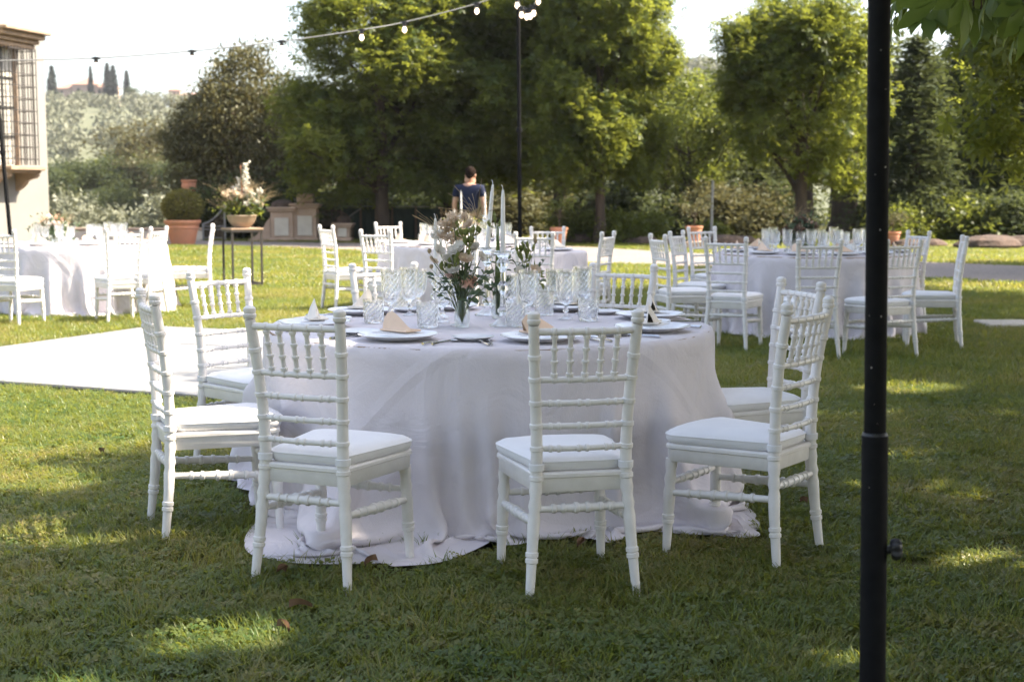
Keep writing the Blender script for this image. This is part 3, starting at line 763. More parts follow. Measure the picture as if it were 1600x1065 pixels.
for k, (px, Y, s_, mt) in enumerate(sh):
    tpx('shrub', 18 + k % 2, px, Y, (s_*1.25, s_*1.25, s_*1.05), where(px, words[mt]), cat='shrub', name='shrub', group={'light_leaf': 'bright shrubs', 'grey_leaf': 'greyish shrubs', 'dark_leaf': 'dark shrubs'}[mt] + ' edging the wood', mat=mt)
# old trunks standing in the far sunny grass
for px, Y, r_, h, lab in ((1318, 44, .42, 3.4, 'thick old trunk with spreading roots on far sunny grass'), (1251, 43, .36, 3.6, 'pale straight trunk left of the chestnut stem')):
    p = at(px, 380, Y); root = thing('old_tree', lab, 'tree', (p.x, Y, 0)); mb = MB()
    mb.lathe([(r_*1.9, -.02), (r_*1.35, .12), (r_*1.05, .4), (r_*.9, 1.2), (r_*.85, h)], 12, mod=lambda a, i, k: 1 + .16*math.cos(a*5 + 1)*(i < 2) + .05*math.cos(a*3))
    mb.build('trunk', M['bark'], root)
    P, t, C = crown_points(np.random.default_rng(int(px)), [(0, 0, h + 1.6, 2.4, 2.2, 1.5)], 160, 24, (.25, .25, .16), .4)
    V, F, T = scatter(P, leaf_simple(1, .5), .18, np.random.default_rng(3), .8, t)
    for k in range(8): mb.tube([(0, 0, h - .2), tuple(C[k])], [r_*.5, .04], 6)
    obj('crown', np_mesh('crown', V, F, M['dark_leaf'], T), root)
# edging rocks
rk = [(1052, 34.6, .34, .16), (1135, 34.2, .5, .2), (1160, 34.8, .4, .17), (1100, 35.2, .3, .13), (905, 35.6, .42, .20), (1010, 34.8, .36, .15), (1420, 33.2, .45, .16), (1455, 33.6, .4, .14), (1545, 32.4, .8, .24), (1600, 32.8, .7, .22), (990, 35.2, .3, .12), (925, 35.9, .28, .13), (1190, 34.8, .3, .13)]
for k, (px, Y, a_, h) in enumerate(rk):
    p = at(px, 380, Y); mb = MB().ball((0, 0, h*.35), 1, 9, 6, (a_, a_*.6, h), .10, k + 40)
    o = mb.build('garden_rock', M['rock'], None, False); o.location = (p.x, Y, 0)
    big = a_ > .7
    tag(o, ('long reddish boulder by the conifers' if px < 1580 else 'reddish boulder cut by the right picture edge') if big else where(px, 'small brown edging rock'), 'rock', 'reddish boulders below the conifers' if big else 'rocks edging the planted bed')
p = at(1111, 372, 34.4)
tag(MB().tube([(p.x, 34.4, 0), (p.x + .02, 34.4, 1.55)], .035, 7).build('wooden_stake', M['wire']), 'thin grey stake standing beside the potted pale shrub', 'stake')

# ------------------------------------------------------------------ valley and hill
r = np.random.default_rng(31); N = 1650
ox = r.uniform(-190, 120, N); oy = r.uniform(116, 395, N)
keep_ = ~((oy > 372) & (ox > -140) & (ox < -80)); ox, oy = ox[keep_], oy[keep_]; N = len(ox); oz = terrain_z(ox, oy)
parts = []
for k in range(N):
    n_ = 120; q = r.normal(size=(n_, 3)); q /= np.linalg.norm(q, axis=1, keepdims=True)
    sc = r.uniform(1.3, 2.3)
    parts.append(q * np.array([1.15, 1.15, .85]) * sc * r.uniform(.55, 1.05, (n_, 1)) + np.array([ox[k], oy[k], oz[k] + sc * .9]))
P = np.concatenate(parts); tt = np.clip(np.repeat(r.uniform(.2, .8, N), 120) + r.normal(0, .1, N*120), 0, 1)
V, F, T = scatter(P, leaf_simple(1, .7), .75, r, None, tt)
tag(obj('olive_grove', np_mesh('olive_grove', V, F, M['grove_leaf'], T)), kind='stuff')
for k, (px, Y) in enumerate([(95, 60), (128, 57), (160, 62), (190, 58), (222, 61), (252, 57), (276, 63), (112, 70), (150, 74), (205, 72), (240, 75), (175, 66), (265, 69), (140, 66), (85, 72), (228, 67)]):
    tpx('olive', 25 + k % 2, px, Y, 1.05 + .25 * ((k*7) % 4) / 4, 'pale grey olive tree in the dip beyond the garden wall', name='olive_tree', group='olive trees beyond the garden wall')
for k, (px, Y, s_, mt) in enumerate([(95, 105, 1.15, 'dark_leaf'), (125, 108, 1.2, 'dark_leaf'), (160, 104, 1.25, 'dark_leaf'), (200, 110, 1.3, 'chestnut_leaf'), (235, 112, 1.75, 'oak_leaf'), (265, 106, 1.35, 'oak_leaf'), (295, 100, 1.3, 'dark_leaf'), (70, 100, 1.2, 'dark_leaf'), (180, 100, .9, 'dark_leaf')]):
    tpx('broad', 15 + k % 2, px, Y, (s_*1.25, s_*1.25, s_), {'dark_leaf': 'dark', 'oak_leaf': 'yellowish', 'chestnut_leaf': 'tall mid green'}[mt] + ' tree in the row across the valley floor', name='valley_tree', group={'dark_leaf': 'dark', 'oak_leaf': 'yellowish', 'chestnut_leaf': 'mid green'}[mt] + ' valley trees', mat=mt)

def hill_at(px, Y): p = at(px, 300, Y); return p.x, Y, float(terrain_z(p.x, Y))
for k, (px, sc, lab) in enumerate([(87, (1.0, 1.0, 1.0), 'dark cypress at the left end of the hilltop villa'), (147, (.62, .62, 1.0), 'slender cypress in front of the hilltop villa'), (173, (.9, .9, 1.08), 'tall cypress, left of the joined pair beside the villa'), (182, (.95, .95, 1.02), 'broad cypress, right of the joined pair beside the villa'), (203, (.8, .8, .9), 'cypress standing alone right of the joined pair'), (1014, (.8, .8, 1.35), 'distant cypress seen in the gap between chestnuts'), (232, (.2, .2, .45), 'tiny cypress spire on the ridge')]):
    x, y, z = hill_at(px, 396 if px < 900 else 340)
    tree('cypress', 27, x, y, tuple(q * f for q, f in zip(sc, (1.6, 1.6, 1.42))), lab, name='cypress_tree', group='cypresses on the ridge', z=z - .2)
for px, s_, lab in ((130, .85, 'round dark tree before the hilltop villa'), (210, 1.05, 'leaning green tree beside the lone cypress on the ridge'), (225, .6, 'low green tree on the ridge')):
    x, y, z = hill_at(px, 392); tree('broad', 15, x, y, s_, lab, name='ridge_tree', z=z - .3, mat='dark_leaf', group='broad trees on the ridge')

def far_house(px, Y, wings, label, name):
    x, y, z = hill_at(px, Y); root = thing(name, label, 'house', (x, y, z + 2.0))
    for (cx, w_, d_, h_, rh) in wings:
        MB().box((cx, 0, h_/2 - 3), (w_, d_, h_ + 6)).build('wall', M['villa'], root, False)
        e = .35; a, b = w_/2 + e, d_/2 + e
        rd = min(b, a) * .98
        if w_ >= d_: ridge = [(cx - a + rd, 0, h_ + rh), (cx + a - rd, 0, h_ + rh)]
        else: ridge = [(cx, -b + rd, h_ + rh), (cx, b - rd, h_ + rh)]
        vs_ = [(cx-a, -b, h_), (cx+a, -b, h_), (cx+a, b, h_), (cx-a, b, h_)] + ridge
        fs = [(0, 1, 5, 4), (2, 3, 4, 5), (1, 2, 5), (3, 0, 4), (3, 2, 1, 0)] if w_ >= d_ else [(0, 1, 4), (1, 2, 5, 4), (2, 3, 5), (3, 0, 4, 5), (3, 2, 1, 0)]
        MB().add(vs_, fs).build('roof', M['roof'], root, False)
        for k in range(max(1, int(w_ // 3))):
            wx = cx - w_/2 + (k + .5) * w_ / max(1, int(w_ // 3))
            MB().box((wx, -d_/2 - .03, h_*.62), (.75, .1, 1.0)).build('window', M['shutter'], root, False)
far_house(140, 404, [(-4.5, 6, 6, 2.9, 1.7), (.5, 7, 6.5, 4.0, 2.0), (6, 6, 6, 3.3, 1.7)], 'pink hilltop villa with hipped roofs among cypresses', 'hilltop_villa')
far_house(278, 404, [(0, 3.2, 3, 2.9, .8), (3.5, 9, 5, 1.7, .6)], 'small house with a lookout turret far along the ridge', 'ridge_house')
# ------------------------------------------------------------------ tablecloths: a square cloth dropped over a round table
def drape(R_, H, side, N, steps, seed, legs=(), iters=8, rmax=9.0, off=(0, 0), sag=.55):
    """position based cloth; returns (N*N,3) points"""
    r = np.random.default_rng(seed)
    g = np.linspace(-side/2, side/2, N); h = g[1] - g[0]
    X = np.stack(np.meshgrid(g, g), -1).reshape(-1, 2)
    q0 = np.hypot(X[:, 0], X[:, 1]) + 1e-9; X = X * np.where(q0 > rmax*.85, (rmax*.85 + (1 - np.exp(-(q0 - rmax*.85)/(rmax*.15)))*rmax*.15) / q0, 1)[:, None]   # rounded corners
    P = np.concatenate([X, np.full((N*N, 1), H + .004)], 1); FL_ = P.reshape(N, N, 3).copy(); P[:, 0] += off[0]; P[:, 1] += off[1]
    rad0 = np.hypot(P[:, 0], P[:, 1]); out = np.clip(rad0 - R_, 0, None)
    ang = np.arctan2(P[:, 1], P[:, 0])
    # start as a gently drooping sheet with a few uneven waves so the folds form irregularly
    P[:, 2] -= out * .35
    wv = sum(a * np.sin(k * ang + p) for k, a, p in zip((5, 7, 9, 13, 17), r.uniform(.05, .13, 5), r.uniform(0, 6.28, 5)))
    P[:, 2] += wv * np.clip(out / .4, 0, 1); P[:, 2] = np.maximum(P[:, 2], -.5)
    G = P.reshape(N, N, 3); Pv = G.copy(); dt2 = 9.8 * (1/60.) ** 2
    rest = {}
    def con(sa, sb, k):
        a, b = G[sa], G[sb]; m0, m1 = min(a.shape[0], b.shape[0]), min(a.shape[1], b.shape[1]); a, b = a[:m0, :m1], b[:m0, :m1]
        key = str((sa, sb))
        if key not in rest: rest[key] = np.linalg.norm(FL_[sb][:m0, :m1] - FL_[sa][:m0, :m1], axis=-1, keepdims=True)
        d = b - a; l = np.sqrt((d * d).sum(-1, keepdims=True)) + 1e-9
        e = (l - rest[key]) / l * d * (.5 * k); a += e; b -= e
    sl_ = slice; al = slice(None)
    for st in range(steps):
        V = (G - Pv) * .97; Pv = G.copy(); flo = .026 - sag * min(1, max(0, (.80 - st / steps) / .25))   # hangs free first, then the lawn rises under it
        low = G[..., 2:3] < flo + .006
        V = np.where(low, V * .25, V)
        rr_ = np.hypot(G[..., 0], G[..., 1])[..., None]
        V = np.where((rr_ < R_ - .02) & (G[..., 2:3] > H - .02), V * .3, V)
        G += V; G[..., 2] -= dt2
        for it in range(iters):
            for o in (0, 1):
                con((al, sl_(o, -1, 2)), (al, sl_(o+1, None, 2)), 1.0); con((sl_(o, -1, 2), al), (sl_(o+1, None, 2), al), 1.0)
                con((sl_(o, -1, 2), sl_(0, -1)), (sl_(o+1, None, 2), sl_(1, None)), .22); con((sl_(o, -1, 2), sl_(1, None)), (sl_(o+1, None, 2), sl_(0, -1)), .22)
            if it % 2 == 0:
                for o in (0, 1, 2, 3):
                    con((al, sl_(o, -2, 4)), (al, sl_(o+2, None, 4)), .03); con((sl_(o, -2, 4), al), (sl_(o+2, None, 4), al), .03)
            x, y, z = G[..., 0], G[..., 1], G[..., 2]; q = np.hypot(x, y) + 1e-9
            ins = (q < R_) & (z < H); top = ins & ((H - z) < (R_ - q) + .02); side_ = ins & ~top
            z[top] = H
            f = np.where(side_, R_ / q, 1); x *= f; y *= f
            np.maximum(z, flo, out=z)
            for lx, ly, lr in legs:
                dx, dy = x - lx, y - ly; dd = np.hypot(dx, dy) + 1e-9
                m_ = (dd < lr) & (z < .44)
                if m_.any():
                    k_ = np.where(m_, lr / dd, 1); x[:] = lx + dx * k_; y[:] = ly + dy * k_
    return G.reshape(-1, 3)

def cloth_mesh(name, P, N, m):
    i = np.arange(N - 1)[None] + np.arange(N - 1)[:, None] * N
    F = np.stack([i, i + 1, i + 1 + N, i + N], -1).reshape(-1, 4)
    g = np.arange(N); t = np.zeros(N)
    for q in (.25, .5, .75): t = np.maximum(t, np.clip(1 - np.abs(g - round(q*(N-1))), 0, 1))
    return np_mesh(name, P, F, m, np.maximum(t[None], t[:, None]).ravel(), smooth=True)

# ------------------------------------------------------------------ chiavari chair
def turned(mb, pts, rads, rings, n=10, rh=.007, up=.0038):
    """tube along a polyline with raised rings at given arc fractions"""
    pts = [Vector(p) for p in pts]; seg = [0]
    for a, b in zip(pts, pts[1:]): seg.append(seg[-1] + (b - a).length)
    Lt = seg[-1]; ss = set(seg)
    for q in rings:
        c = q * Lt
        for d in (-rh*1.25, -rh*.85, rh*.85, rh*1.25): ss.add(min(max(c + d, 0), Lt))
    ss = sorted(ss); P, Q = [], []
    for s in ss:
        k = max(i for i in range(len(seg)) if seg[i] <= s + 1e-9); k = min(k, len(pts) - 2)
        u = (s - seg[k]) / max(seg[k+1] - seg[k], 1e-9)
        P.append(pts[k].lerp(pts[k+1], u)); rr_ = rads[k] + (rads[k+1] - rads[k]) * u
        if any(abs(s - q * Lt) < rh for q in rings): rr_ += up
        Q.append(rr_)
    return mb.tube(P, Q, n)

def outline(hwf, hwb, yb, yf, rad, bow=.018, n=5):
    """rounded trapezoid seat outline, counter-clockwise"""
    cs = [(hwf, yf, 0), (-hwf, yf, 90), (-hwb, yb, 180), (hwb, yb, 270)]
    out = []
    for x, y, a0 in cs:
        cx, cy2 = x - math.copysign(rad, x), y - math.copysign(rad, y - (yf + yb)/2)
        for k in range(n + 1):
            a = R(a0 + 90 * k / n); out.append((cx + rad * math.cos(a), cy2 + rad * math.sin(a)))
        if y == yf and x > 0:
            for u in (.25, .5, .75): out.append((x - 2*x*u, yf + bow * math.sin(math.pi*u)))
    return out

def prism(mb, layers):
    """layers: list of (outline points, z)"""
    n = len(layers[0][0]); vs_, fs = [], []
    for o, z in layers: vs_ += [(x, y, z) for x, y in o]
    for i in range(len(layers) - 1):
        for k in range(n): k2 = (k+1) % n; fs.append((i*n+k, i*n+k2, i*n+n+k2, i*n+n+k))
    fs.append(tuple(range(n-1, -1, -1))); fs.append(tuple((len(layers)-1)*n + k for k in range(n)))
    return mb.add(vs_, fs)

def rad_stile(z):
    return float(np.interp(z, [0, .12, .27, .29, .31, .335, .36, .38, .42, .6, .9], [.0145, .0172, .0215, .018, .0225, .018, .0225, .0205, .0205, .019, .018]))

def stile_x(z): return float(np.interp(z, [0, .40, .50, .65, .80, .90], [.183, .152, .151, .157, .167, .173]))
def stile_y(z): return float(np.interp(z, [0, .20, .40, .48, .60, .72, .82, .90], [-.240, -.218, -.205, -.205, -.210, -.222, -.238, -.253]))

def make_chair():
    root = thing('chiavari_chair', '', 'chair'); c = M['chair']
    zs = [0, .06, .12, .20, .27, .29, .31, .335, .36, .38, .42, .48, .54, .60, .66, .72, .77, .82, .86, .90]
    for s in (-1, 1):
        mb = MB(); path = [(s*stile_x(z), stile_y(z), z) for z in zs]; Lz = lambda z: z / .90
        turned(mb, path, [rad_stile(z) for z in zs], [Lz(.135), Lz(.155), Lz(.40), Lz(.497), Lz(.57), Lz(.645), Lz(.722), Lz(.795)], 12)
        e = Vector(path[-1])
        mb.lathe([(.0185, -.004), (.0225, .002), (.0225, .010), (.019, .013), (.0215, .020), (.0205, .030), (.013, .037), (0, .040)], 12, tuple(e + Vector((0, 0, .006))))
        mb.build('back_post', c, root)
        mb = MB(); fz = [0, .06, .12, .20, .24, .26, .285, .31, .335, .36]
        turned(mb, [(s*(.186 - .012*z/.36), .206 - .012*z/.36, z) for z in fz], [.0140, .0162, .0180, .021, .0225, .018, .0225, .018, .0218, .0215], [.36, .41], 12)
        mb.build('leg', c, root)
    o1 = outline(.205, .168, -.215, .215, .035); ins = lambda d: outline(.205 - d, .168 - d, -.215 + d, .215 - d, max(.012, .035 - d))
    prism(MB(), [(ins(.012), .352), (ins(.008), .358), (ins(.006), .398), (o1, .402), (o1, .412), (ins(.006), .418)]).build('seat_frame', c, root)
    mb = MB(); cl = lambda d: outline(.206 - d, .158 - d, -.198 + d, .222 - d, max(.02, .06 - d), .02)
    prism(mb, [(cl(.012), .417), (cl(.002), .424), (cl(-.004), .436), (cl(-.004), .447), (cl(.004), .457), (cl(.02), .465), (cl(.05), .471), (cl(.09), .474)])
    cu = mb.build('seat_cushion', M['cushion'], root)
    pp = cl(-.003); mb = MB(); mb.tube([(x, y, .450) for x, y in pp] + [(pp[0][0], pp[0][1], .450)], .0036, 6, False); mb.build('piping', M['cushion'], cu)
    for s in (-1, 1):
        z = .437; mb = MB().lathe([(.0225, -.013), (.0255, -.011), (.026, .010), (.0225, .012)], 12, (s*stile_x(z), stile_y(z), z), cap=False)
        mb.box((s*(stile_x(z) - .012), stile_y(z) + .026, z), (.02, .03, .016)); mb.build('strap', M['cushion'], cu)
    def rail(name, z, bow, r_, rings):
        x = stile_x(z); y = stile_y(z)
        turned(MB(), [(x*u, y - bow*(1 - u*u), z) for u in np.linspace(-1, 1, 9)], [r_]*9, rings, 10, .0055, .0028).build(name, c, root)
    five = [.5 + (k - 2) * .155 for k in range(5)]
    rail('top_rail', .878, .016, .0118, five)
    rail('back_rail', .722, .016, .0104, five)
    for z in (.645, .570, .497): rail('back_rail', z, .016, .0098, [f + d for f in (.19, .5, .81) for d in (-.045, .045)])
    for f in five:
        u = (f - .5) * 2
        lo, hi = (stile_x(.722)*u, stile_y(.722) - .016*(1-u*u), .730), (stile_x(.878)*u*.99, stile_y(.878) - .016*(1-u*u), .868)
        turned(MB(), [lo, hi], [.0084, .0084], [.06, .36, .66, .95], 9, .0055, .0042).build('spindle', c, root)
    def stretcher(a, b, r_=.0125):
        a, b = Vector(a), Vector(b)
        turned(MB(), [a, a.lerp(b, .3), a.lerp(b, .42), a.lerp(b, .58), a.lerp(b, .7), b], [r_*.86, r_, r_*1.2, r_*1.2, r_, r_*.86], [.2, .3, .44, .56, .70, .8], 10, .0065, .004).build('stretcher', c, root)
    stretcher((-stile_x(.30), stile_y(.30), .300), (stile_x(.30), stile_y(.30), .300))
    stretcher((-.180, .20, .272), (.180, .20, .272))
    for s in (-1, 1): stretcher((s*stile_x(.255), stile_y(.255), .258), (s*.179, .20, .235), .0135)
    KIDS[root.name] = list(root.children)
    for ch in root.children: KIDS[ch.name] = list(ch.children)
    return root

MT = Vector((-.10, 6.30, 0)); TL = Vector((-4.78, 15.75, 0)); TC = Vector((-.52, 15.9, 0)); TD = Vector((.33, 13.9, 0)); TR = Vector((2.88, 13.55, 0))
GA, GB, GC, GD = 'chairs around the foremost table', 'chairs around the left far table', 'chairs around the middle far table', 'chairs around the right table'
# (x, y of the seat centre, forward direction, label, group)
chairs = [
 (-.62, 4.91, (.155, .36), 'white chair, back to us, left of the pooled linen at the foremost table', GA),
 (.185, 4.81, (-.10, .46), 'white chair, back to us, at the front right of the foremost table', GA),
 (-1.17, 5.56, (.45, .19), 'white chair seen side-on at the left end of the foremost table', GA),
 (-1.23, 6.76, (.76, -.62), 'white chair of the foremost table nearest the white dance floor', GA),
 (.845, 5.17, (-.335, .245), 'white chair turned three quarters, nearest the thick black pole', GA),
 (1.01, 6.08, (-.94, -.30), 'white chair partly hidden behind the one nearest the thick black pole', GA),
 (-.58, 7.33, (.40, -.90), 'white chair across the foremost table behind the left goblets', GA),
 (.47, 7.26, (-.45, -.88), 'white chair across the foremost table right of the goblets', GA),
 (-4.92, 14.05, (.22, .97), 'white chair at the far left table cut by the left picture edge', GB),
 (-3.98, 14.38, (-.50, .86), 'white chair backing onto the bright dance floor at the far left table', GB),
 (-3.97, 15.10, (-.97, .24), 'white chair tucked behind the one backing onto the dance floor', GB),
 (-3.62, 16.02, (-.976, -.217), 'white chair in pure side view pulled out towards the flower stand', GB),
 (-1.82, 15.75, (.85, .53), 'white chair turned sideways on the sunny grass at the middle far table', GC),
 (-1.20, 14.05, (.50, .87), 'white chair facing away at the left of the middle far table', GC),
 (-1.33, 16.85, (.60, -.80), 'white chair facing us across the middle far table', GC),
 (-.50, 13.75, (.02, 1), 'white chair behind the centre flowers at the middle far table', GC),
 (.23, 13.36, (.10, 1), 'white chair right of the tall candles beside the thin lamp pole', GC),
 (.40, 14.75, (.10, -1), 'white chair peeking out behind the open-backed one by the thin lamp pole', GC),
 (.66, 13.35, (-.90, .38), 'white chair turned sideways by the small white table near the gravel', GC),
 (1.87, 11.98, (.42, .90), 'white chair facing away at the left front of the right table', GD),
 (2.38, 11.40, (-.12, .99), 'white chair with its back to us at the centre front of the right table', GD),
 (2.96, 11.40, (-.45, .85), 'white chair partly hidden by the thick black pole at the right table', GD),
 (3.58, 12.10, (-.97, .20), 'white chair in side view at the right end of the right table', GD),
 (3.62, 13.45, (-.90, -.30), 'white chair behind the side-on one at the right end of the right table', GD),
 (2.12, 14.75, (.50, -.85), 'white chair facing us behind the goblets of the right table', GD),
 (1.52, 12.55, (.96, .27), 'white chair in side view at the left end of the right table', GD),
 (1.78, 13.35, (.88, -.45), 'white chair behind the side-on one at the left end of the right table', GD),
]
chair0 = make_chair()
for k, (x, y, f, lab, grp) in enumerate(chairs):
    rz = -math.atan2(f[0], f[1]); chair0.scale = (1, 1, 1.015)
    if k == 0:
        chair0.location = (x, y, 0); chair0.rotation_euler = (0, 0, rz); tag(chair0, lab, None, grp)
    else: dup(chair0, (x, y, 0), rz, lab, grp)

# ------------------------------------------------------------------ tables under their cloths
def make_table(name, c, R_, H, label, group):
    root = thing(name, label, 'table', c, 0, group)
    MB().lathe([(R_ - .02, H - .03), (R_ - .008, H - .026), (R_ - .008, H - .008), (R_ - .02, H - .006)], 48).build('tabletop', M['sandstone'], root)
    for k in range(4):
        a = .785 + k * 1.571
        MB().tube([(.62*R_*math.cos(a), .62*R_*math.sin(a), 0), (.55*R_*math.cos(a), .55*R_*math.sin(a), H - .03)], .025, 8).build('leg', M['sandstone'], root)
    return root
H = .75
GT = 'round tables under lilac cloths'
make_table('round_table', MT, .985, H, 'round banquet table hidden under the foremost lilac cloth', GT)
make_table('round_table', TL, .94, H, 'round banquet table under the far left cloth', GT)
make_table('round_table', TC, .94, H, 'round banquet table under the cloth of the middle far table', GT)
make_table('round_table', TR, .94, H, 'round banquet table under the right cloth', GT)
make_table('side_table', TD, .40, H, 'small round table under a short white cloth near gravel', 'small table by the gravel')

MAIN_RZ = R(14)
ca, sa = math.cos(-MAIN_RZ), math.sin(-MAIN_RZ); legs = []
for k_, (x, y, f, lab, grp) in enumerate(chairs[:8]):
    if k_ == 2: continue                                # the cloth falls over this chair's front legs
    rz = -math.atan2(f[0], f[1])
    for lx in (-.182, .182):
        for ly in (.20,):
            wx = x + lx*math.cos(rz) - ly*math.sin(rz) - MT.x; wy = y + lx*math.sin(rz) + ly*math.cos(rz) - MT.y
            legs.append((wx*ca - wy*sa, wx*sa + wy*ca, .055))
N1 = 104
DR = drape(.995, H + .002, 3.26, N1, 300, 4, legs, iters=9, rmax=1.96, off=(-.05, -.05))
cm = cloth_mesh('tablecloth', DR, N1, M['linen'])
o = obj('tablecloth', cm, None, MT, MAIN_RZ); tag(o, 'lilac linen cloth pooling on the grass around the foremost table', 'tablecloth', 'lilac tablecloths')
o.modifiers.new('smooth', 'SUBSURF').levels = 1; o.modifiers['smooth'].render_levels = 1
N2 = 70
cm2 = cloth_mesh('tablecloth', drape(.95, H + .002, 3.10, N2, 240, 9, iters=8, rmax=1.84), N2, M['linen'])
for c, rz, lab, s_ in ((TL, 2.55, 'lilac linen cloth with a raised front hem on the far left table', 1), (TC, .5, 'lilac linen cloth on the middle far table with candles', 1), (TR, 1.25, 'lilac linen cloth on the right table amid eight chairs', 1), (TD, .2, 'short white cloth on the small table near the gravel', (.43, .43, 1))):
    o = obj('tablecloth', cm2, None, c, rz); o.scale = s_ if hasattr(s_, '__len__') else (s_,)*3
    tag(o, lab, 'tablecloth', 'lilac tablecloths')
    o.modifiers.new('smooth', 'SUBSURF').levels = 1; o.modifiers['smooth'].render_levels = 1

# ------------------------------------------------------------------ tableware prototypes (meshes shared by every copy)
ZT = H + .0045
def plate_mesh(r_, h, n=40):
    return MB().lathe([(r_*.55, 0), (r_*.58, .002), (r_*.80, h*.45), (r_, h), (r_*1.004, h + .0015), (r_*.985, h + .003), (r_*.78, h*.55 + .002), (r_*.66, .006), (0, .0055)], n).mesh('plate', M['plate'])
PL, BP = plate_mesh(.160, .022), plate_mesh(.085, .014, 32)
def cut(n, amp, lo, hi, tw=0.0):
    return lambda a, i, k: (1 + amp * (1 if (k + (i % 2)) % 2 else -1)) if lo <= i <= hi else 1.0
def goblet_mesh(h, rb):
    out = [(.034, 0), (.035, .003), (.020, .007), (.009, .014), (.0075, .03), (.0135, .036), (.0145, .042), (.0085, .050), (.008, .062), (.014, .070), (rb*.62, .080)]
    zz = np.linspace(.090, h - .022, 9)
    out += [(rb*float(np.interp(u, [0, .3, 1], [.76, .95, 1.0])), z) for u, z in zip(np.linspace(0, 1, 9), zz)]
    out += [(rb*1.01, h - .012), (rb*1.03, h)]
    prof = out + [(rb*.99, h), (rb*.955, h - .03), (rb*.90, .125), (rb*.70, .094), (rb*.3, .084), (0, .083)]
    return MB().lathe(prof, 24, mod=cut(24, .06, 10, 19)).mesh('goblet', M['crystal'], False)
def tumbler_mesh(h, rb):
    out = [(rb*.86, 0), (rb*.90, .003)] + [(rb*float(np.interp(z, [.006, h], [.92, 1.0])), z) for z in np.linspace(.008, h - .018, 8)] + [(rb, h - .01), (rb*1.01, h)]
    prof = out + [(rb*.95, h), (rb*.92, h*.5), (rb*.86, .016), (0, .013)]
    return MB().lathe(prof, 24, mod=cut(24, .035, 2, 9)).mesh('tumbler', M['crystal'], False)
GOB, GOB2, TUM = goblet_mesh(.226, .045), goblet_mesh(.203, .041), tumbler_mesh(.104, .047)

def fork_mesh():
    mb = MB()
    mb.tube([(0, -.095, .004), (0, -.06, .005), (0, -.01, .004), (0, .03, .007), (0, .045, .006)], [.0055, .0042, .0026, .0028, .006], 6)
    for k in range(4):
        x = (k - 1.5) * .0055
        mb.tube([(x*.9, .043, .006), (x, .06, .003), (x, .085, .004), (x, .095, .007)], [.0022, .0019, .0016, .0008], 5)
    mb.box((0, .047, .005), (.021, .012, .0025)); return mb.mesh('fork', M['steel'])
def knife_mesh():
    mb = MB(); mb.tube([(0, -.11, .005), (0, -.07, .006), (0, -.01, .005)], [.0058, .0056, .004], 8)
    mb.add([(-.006, -.01, .003), (.007, -.01, .003), (.008, .08, .003), (.002, .108, .003), (-.005, .09, .003), (-.006, -.01, .0052), (.007, -.01, .004), (.008, .08, .004), (.002, .108, .004), (-.005, .09, .0052)],
           [(4, 3, 2, 1, 0), (5, 6, 7, 8, 9)] + [(i, (i+1) % 5, 5+(i+1) % 5, 5+i) for i in range(5)]); return mb.mesh('knife', M['steel'])
def spoon_mesh():
    mb = MB(); mb.tube([(0, -.1, .004), (0, -.05, .006), (0, .03, .005), (0, .045, .004)], [.0055, .0042, .0026, .003], 6)
    mb.ball((0, .068, .0065), 1, 10, 6, (.018, .027, .0045)); return mb.mesh('spoon', M['steel'])
FORK, KNIFE, SPOON = fork_mesh(), knife_mesh(), spoon_mesh()
def napkin_mesh(m, hh=.070):
    """napkin folded into a standing fan: curved upright sheets over a flat folded base"""
    mb = MB()
    mb.box((.01, .01, .004), (.15, .085, .008), None, .003)
    for s, dy in ((1, -.014), (-1, .012)):
        n_ = 8; vs_ = []
        for i in range(n_ + 1):
            u = i / n_; x = -.068 + .15 * u
            top = hh * (1 - ((u - .24) / .76) ** 1.15 if u > .24 else (.55 + .45 * math.sin(u / .24 * math.pi / 2)))
            y0 = dy - s * .030 * math.sin(math.pi * u) * .5
            yt = .006 + .004 * math.sin(u * 5)
            for q in (0, .5, 1): vs_.append((x - .012 * q * (1 - u), y0 + (yt - y0) * q ** 1.3, .008 + max(top, .002) * q))
        fs = [(i*3+j, (i+1)*3+j, (i+1)*3+j+1, i*3+j+1) for i in range(n_) for j in range(2)]
        mb.add(vs_, fs)
    return mb.mesh('napkin', m)
NAP, NAPW = napkin_mesh(M['napkin']), napkin_mesh(M['napkin_white'], .078)
def card_mesh():
    return MB().box((0, 0, .002), (.19, .10, .003), None, .001).add([(-.09, -.045, .0045), (.09, -.045, .0045), (.07, .05, .010), (-.08, .05, .011)], [(0, 1, 2, 3)]).mesh('folded_paper', M['cushion'])
CARD = card_mesh()

def put(mesh, name, c, x, y, z, rz, label, cat, group, sc=1.0):
    o = obj(name, mesh, None, (c.x + x, c.y + y, z), rz); o.scale = (sc,)*3
    return tag(o, label, cat, group)

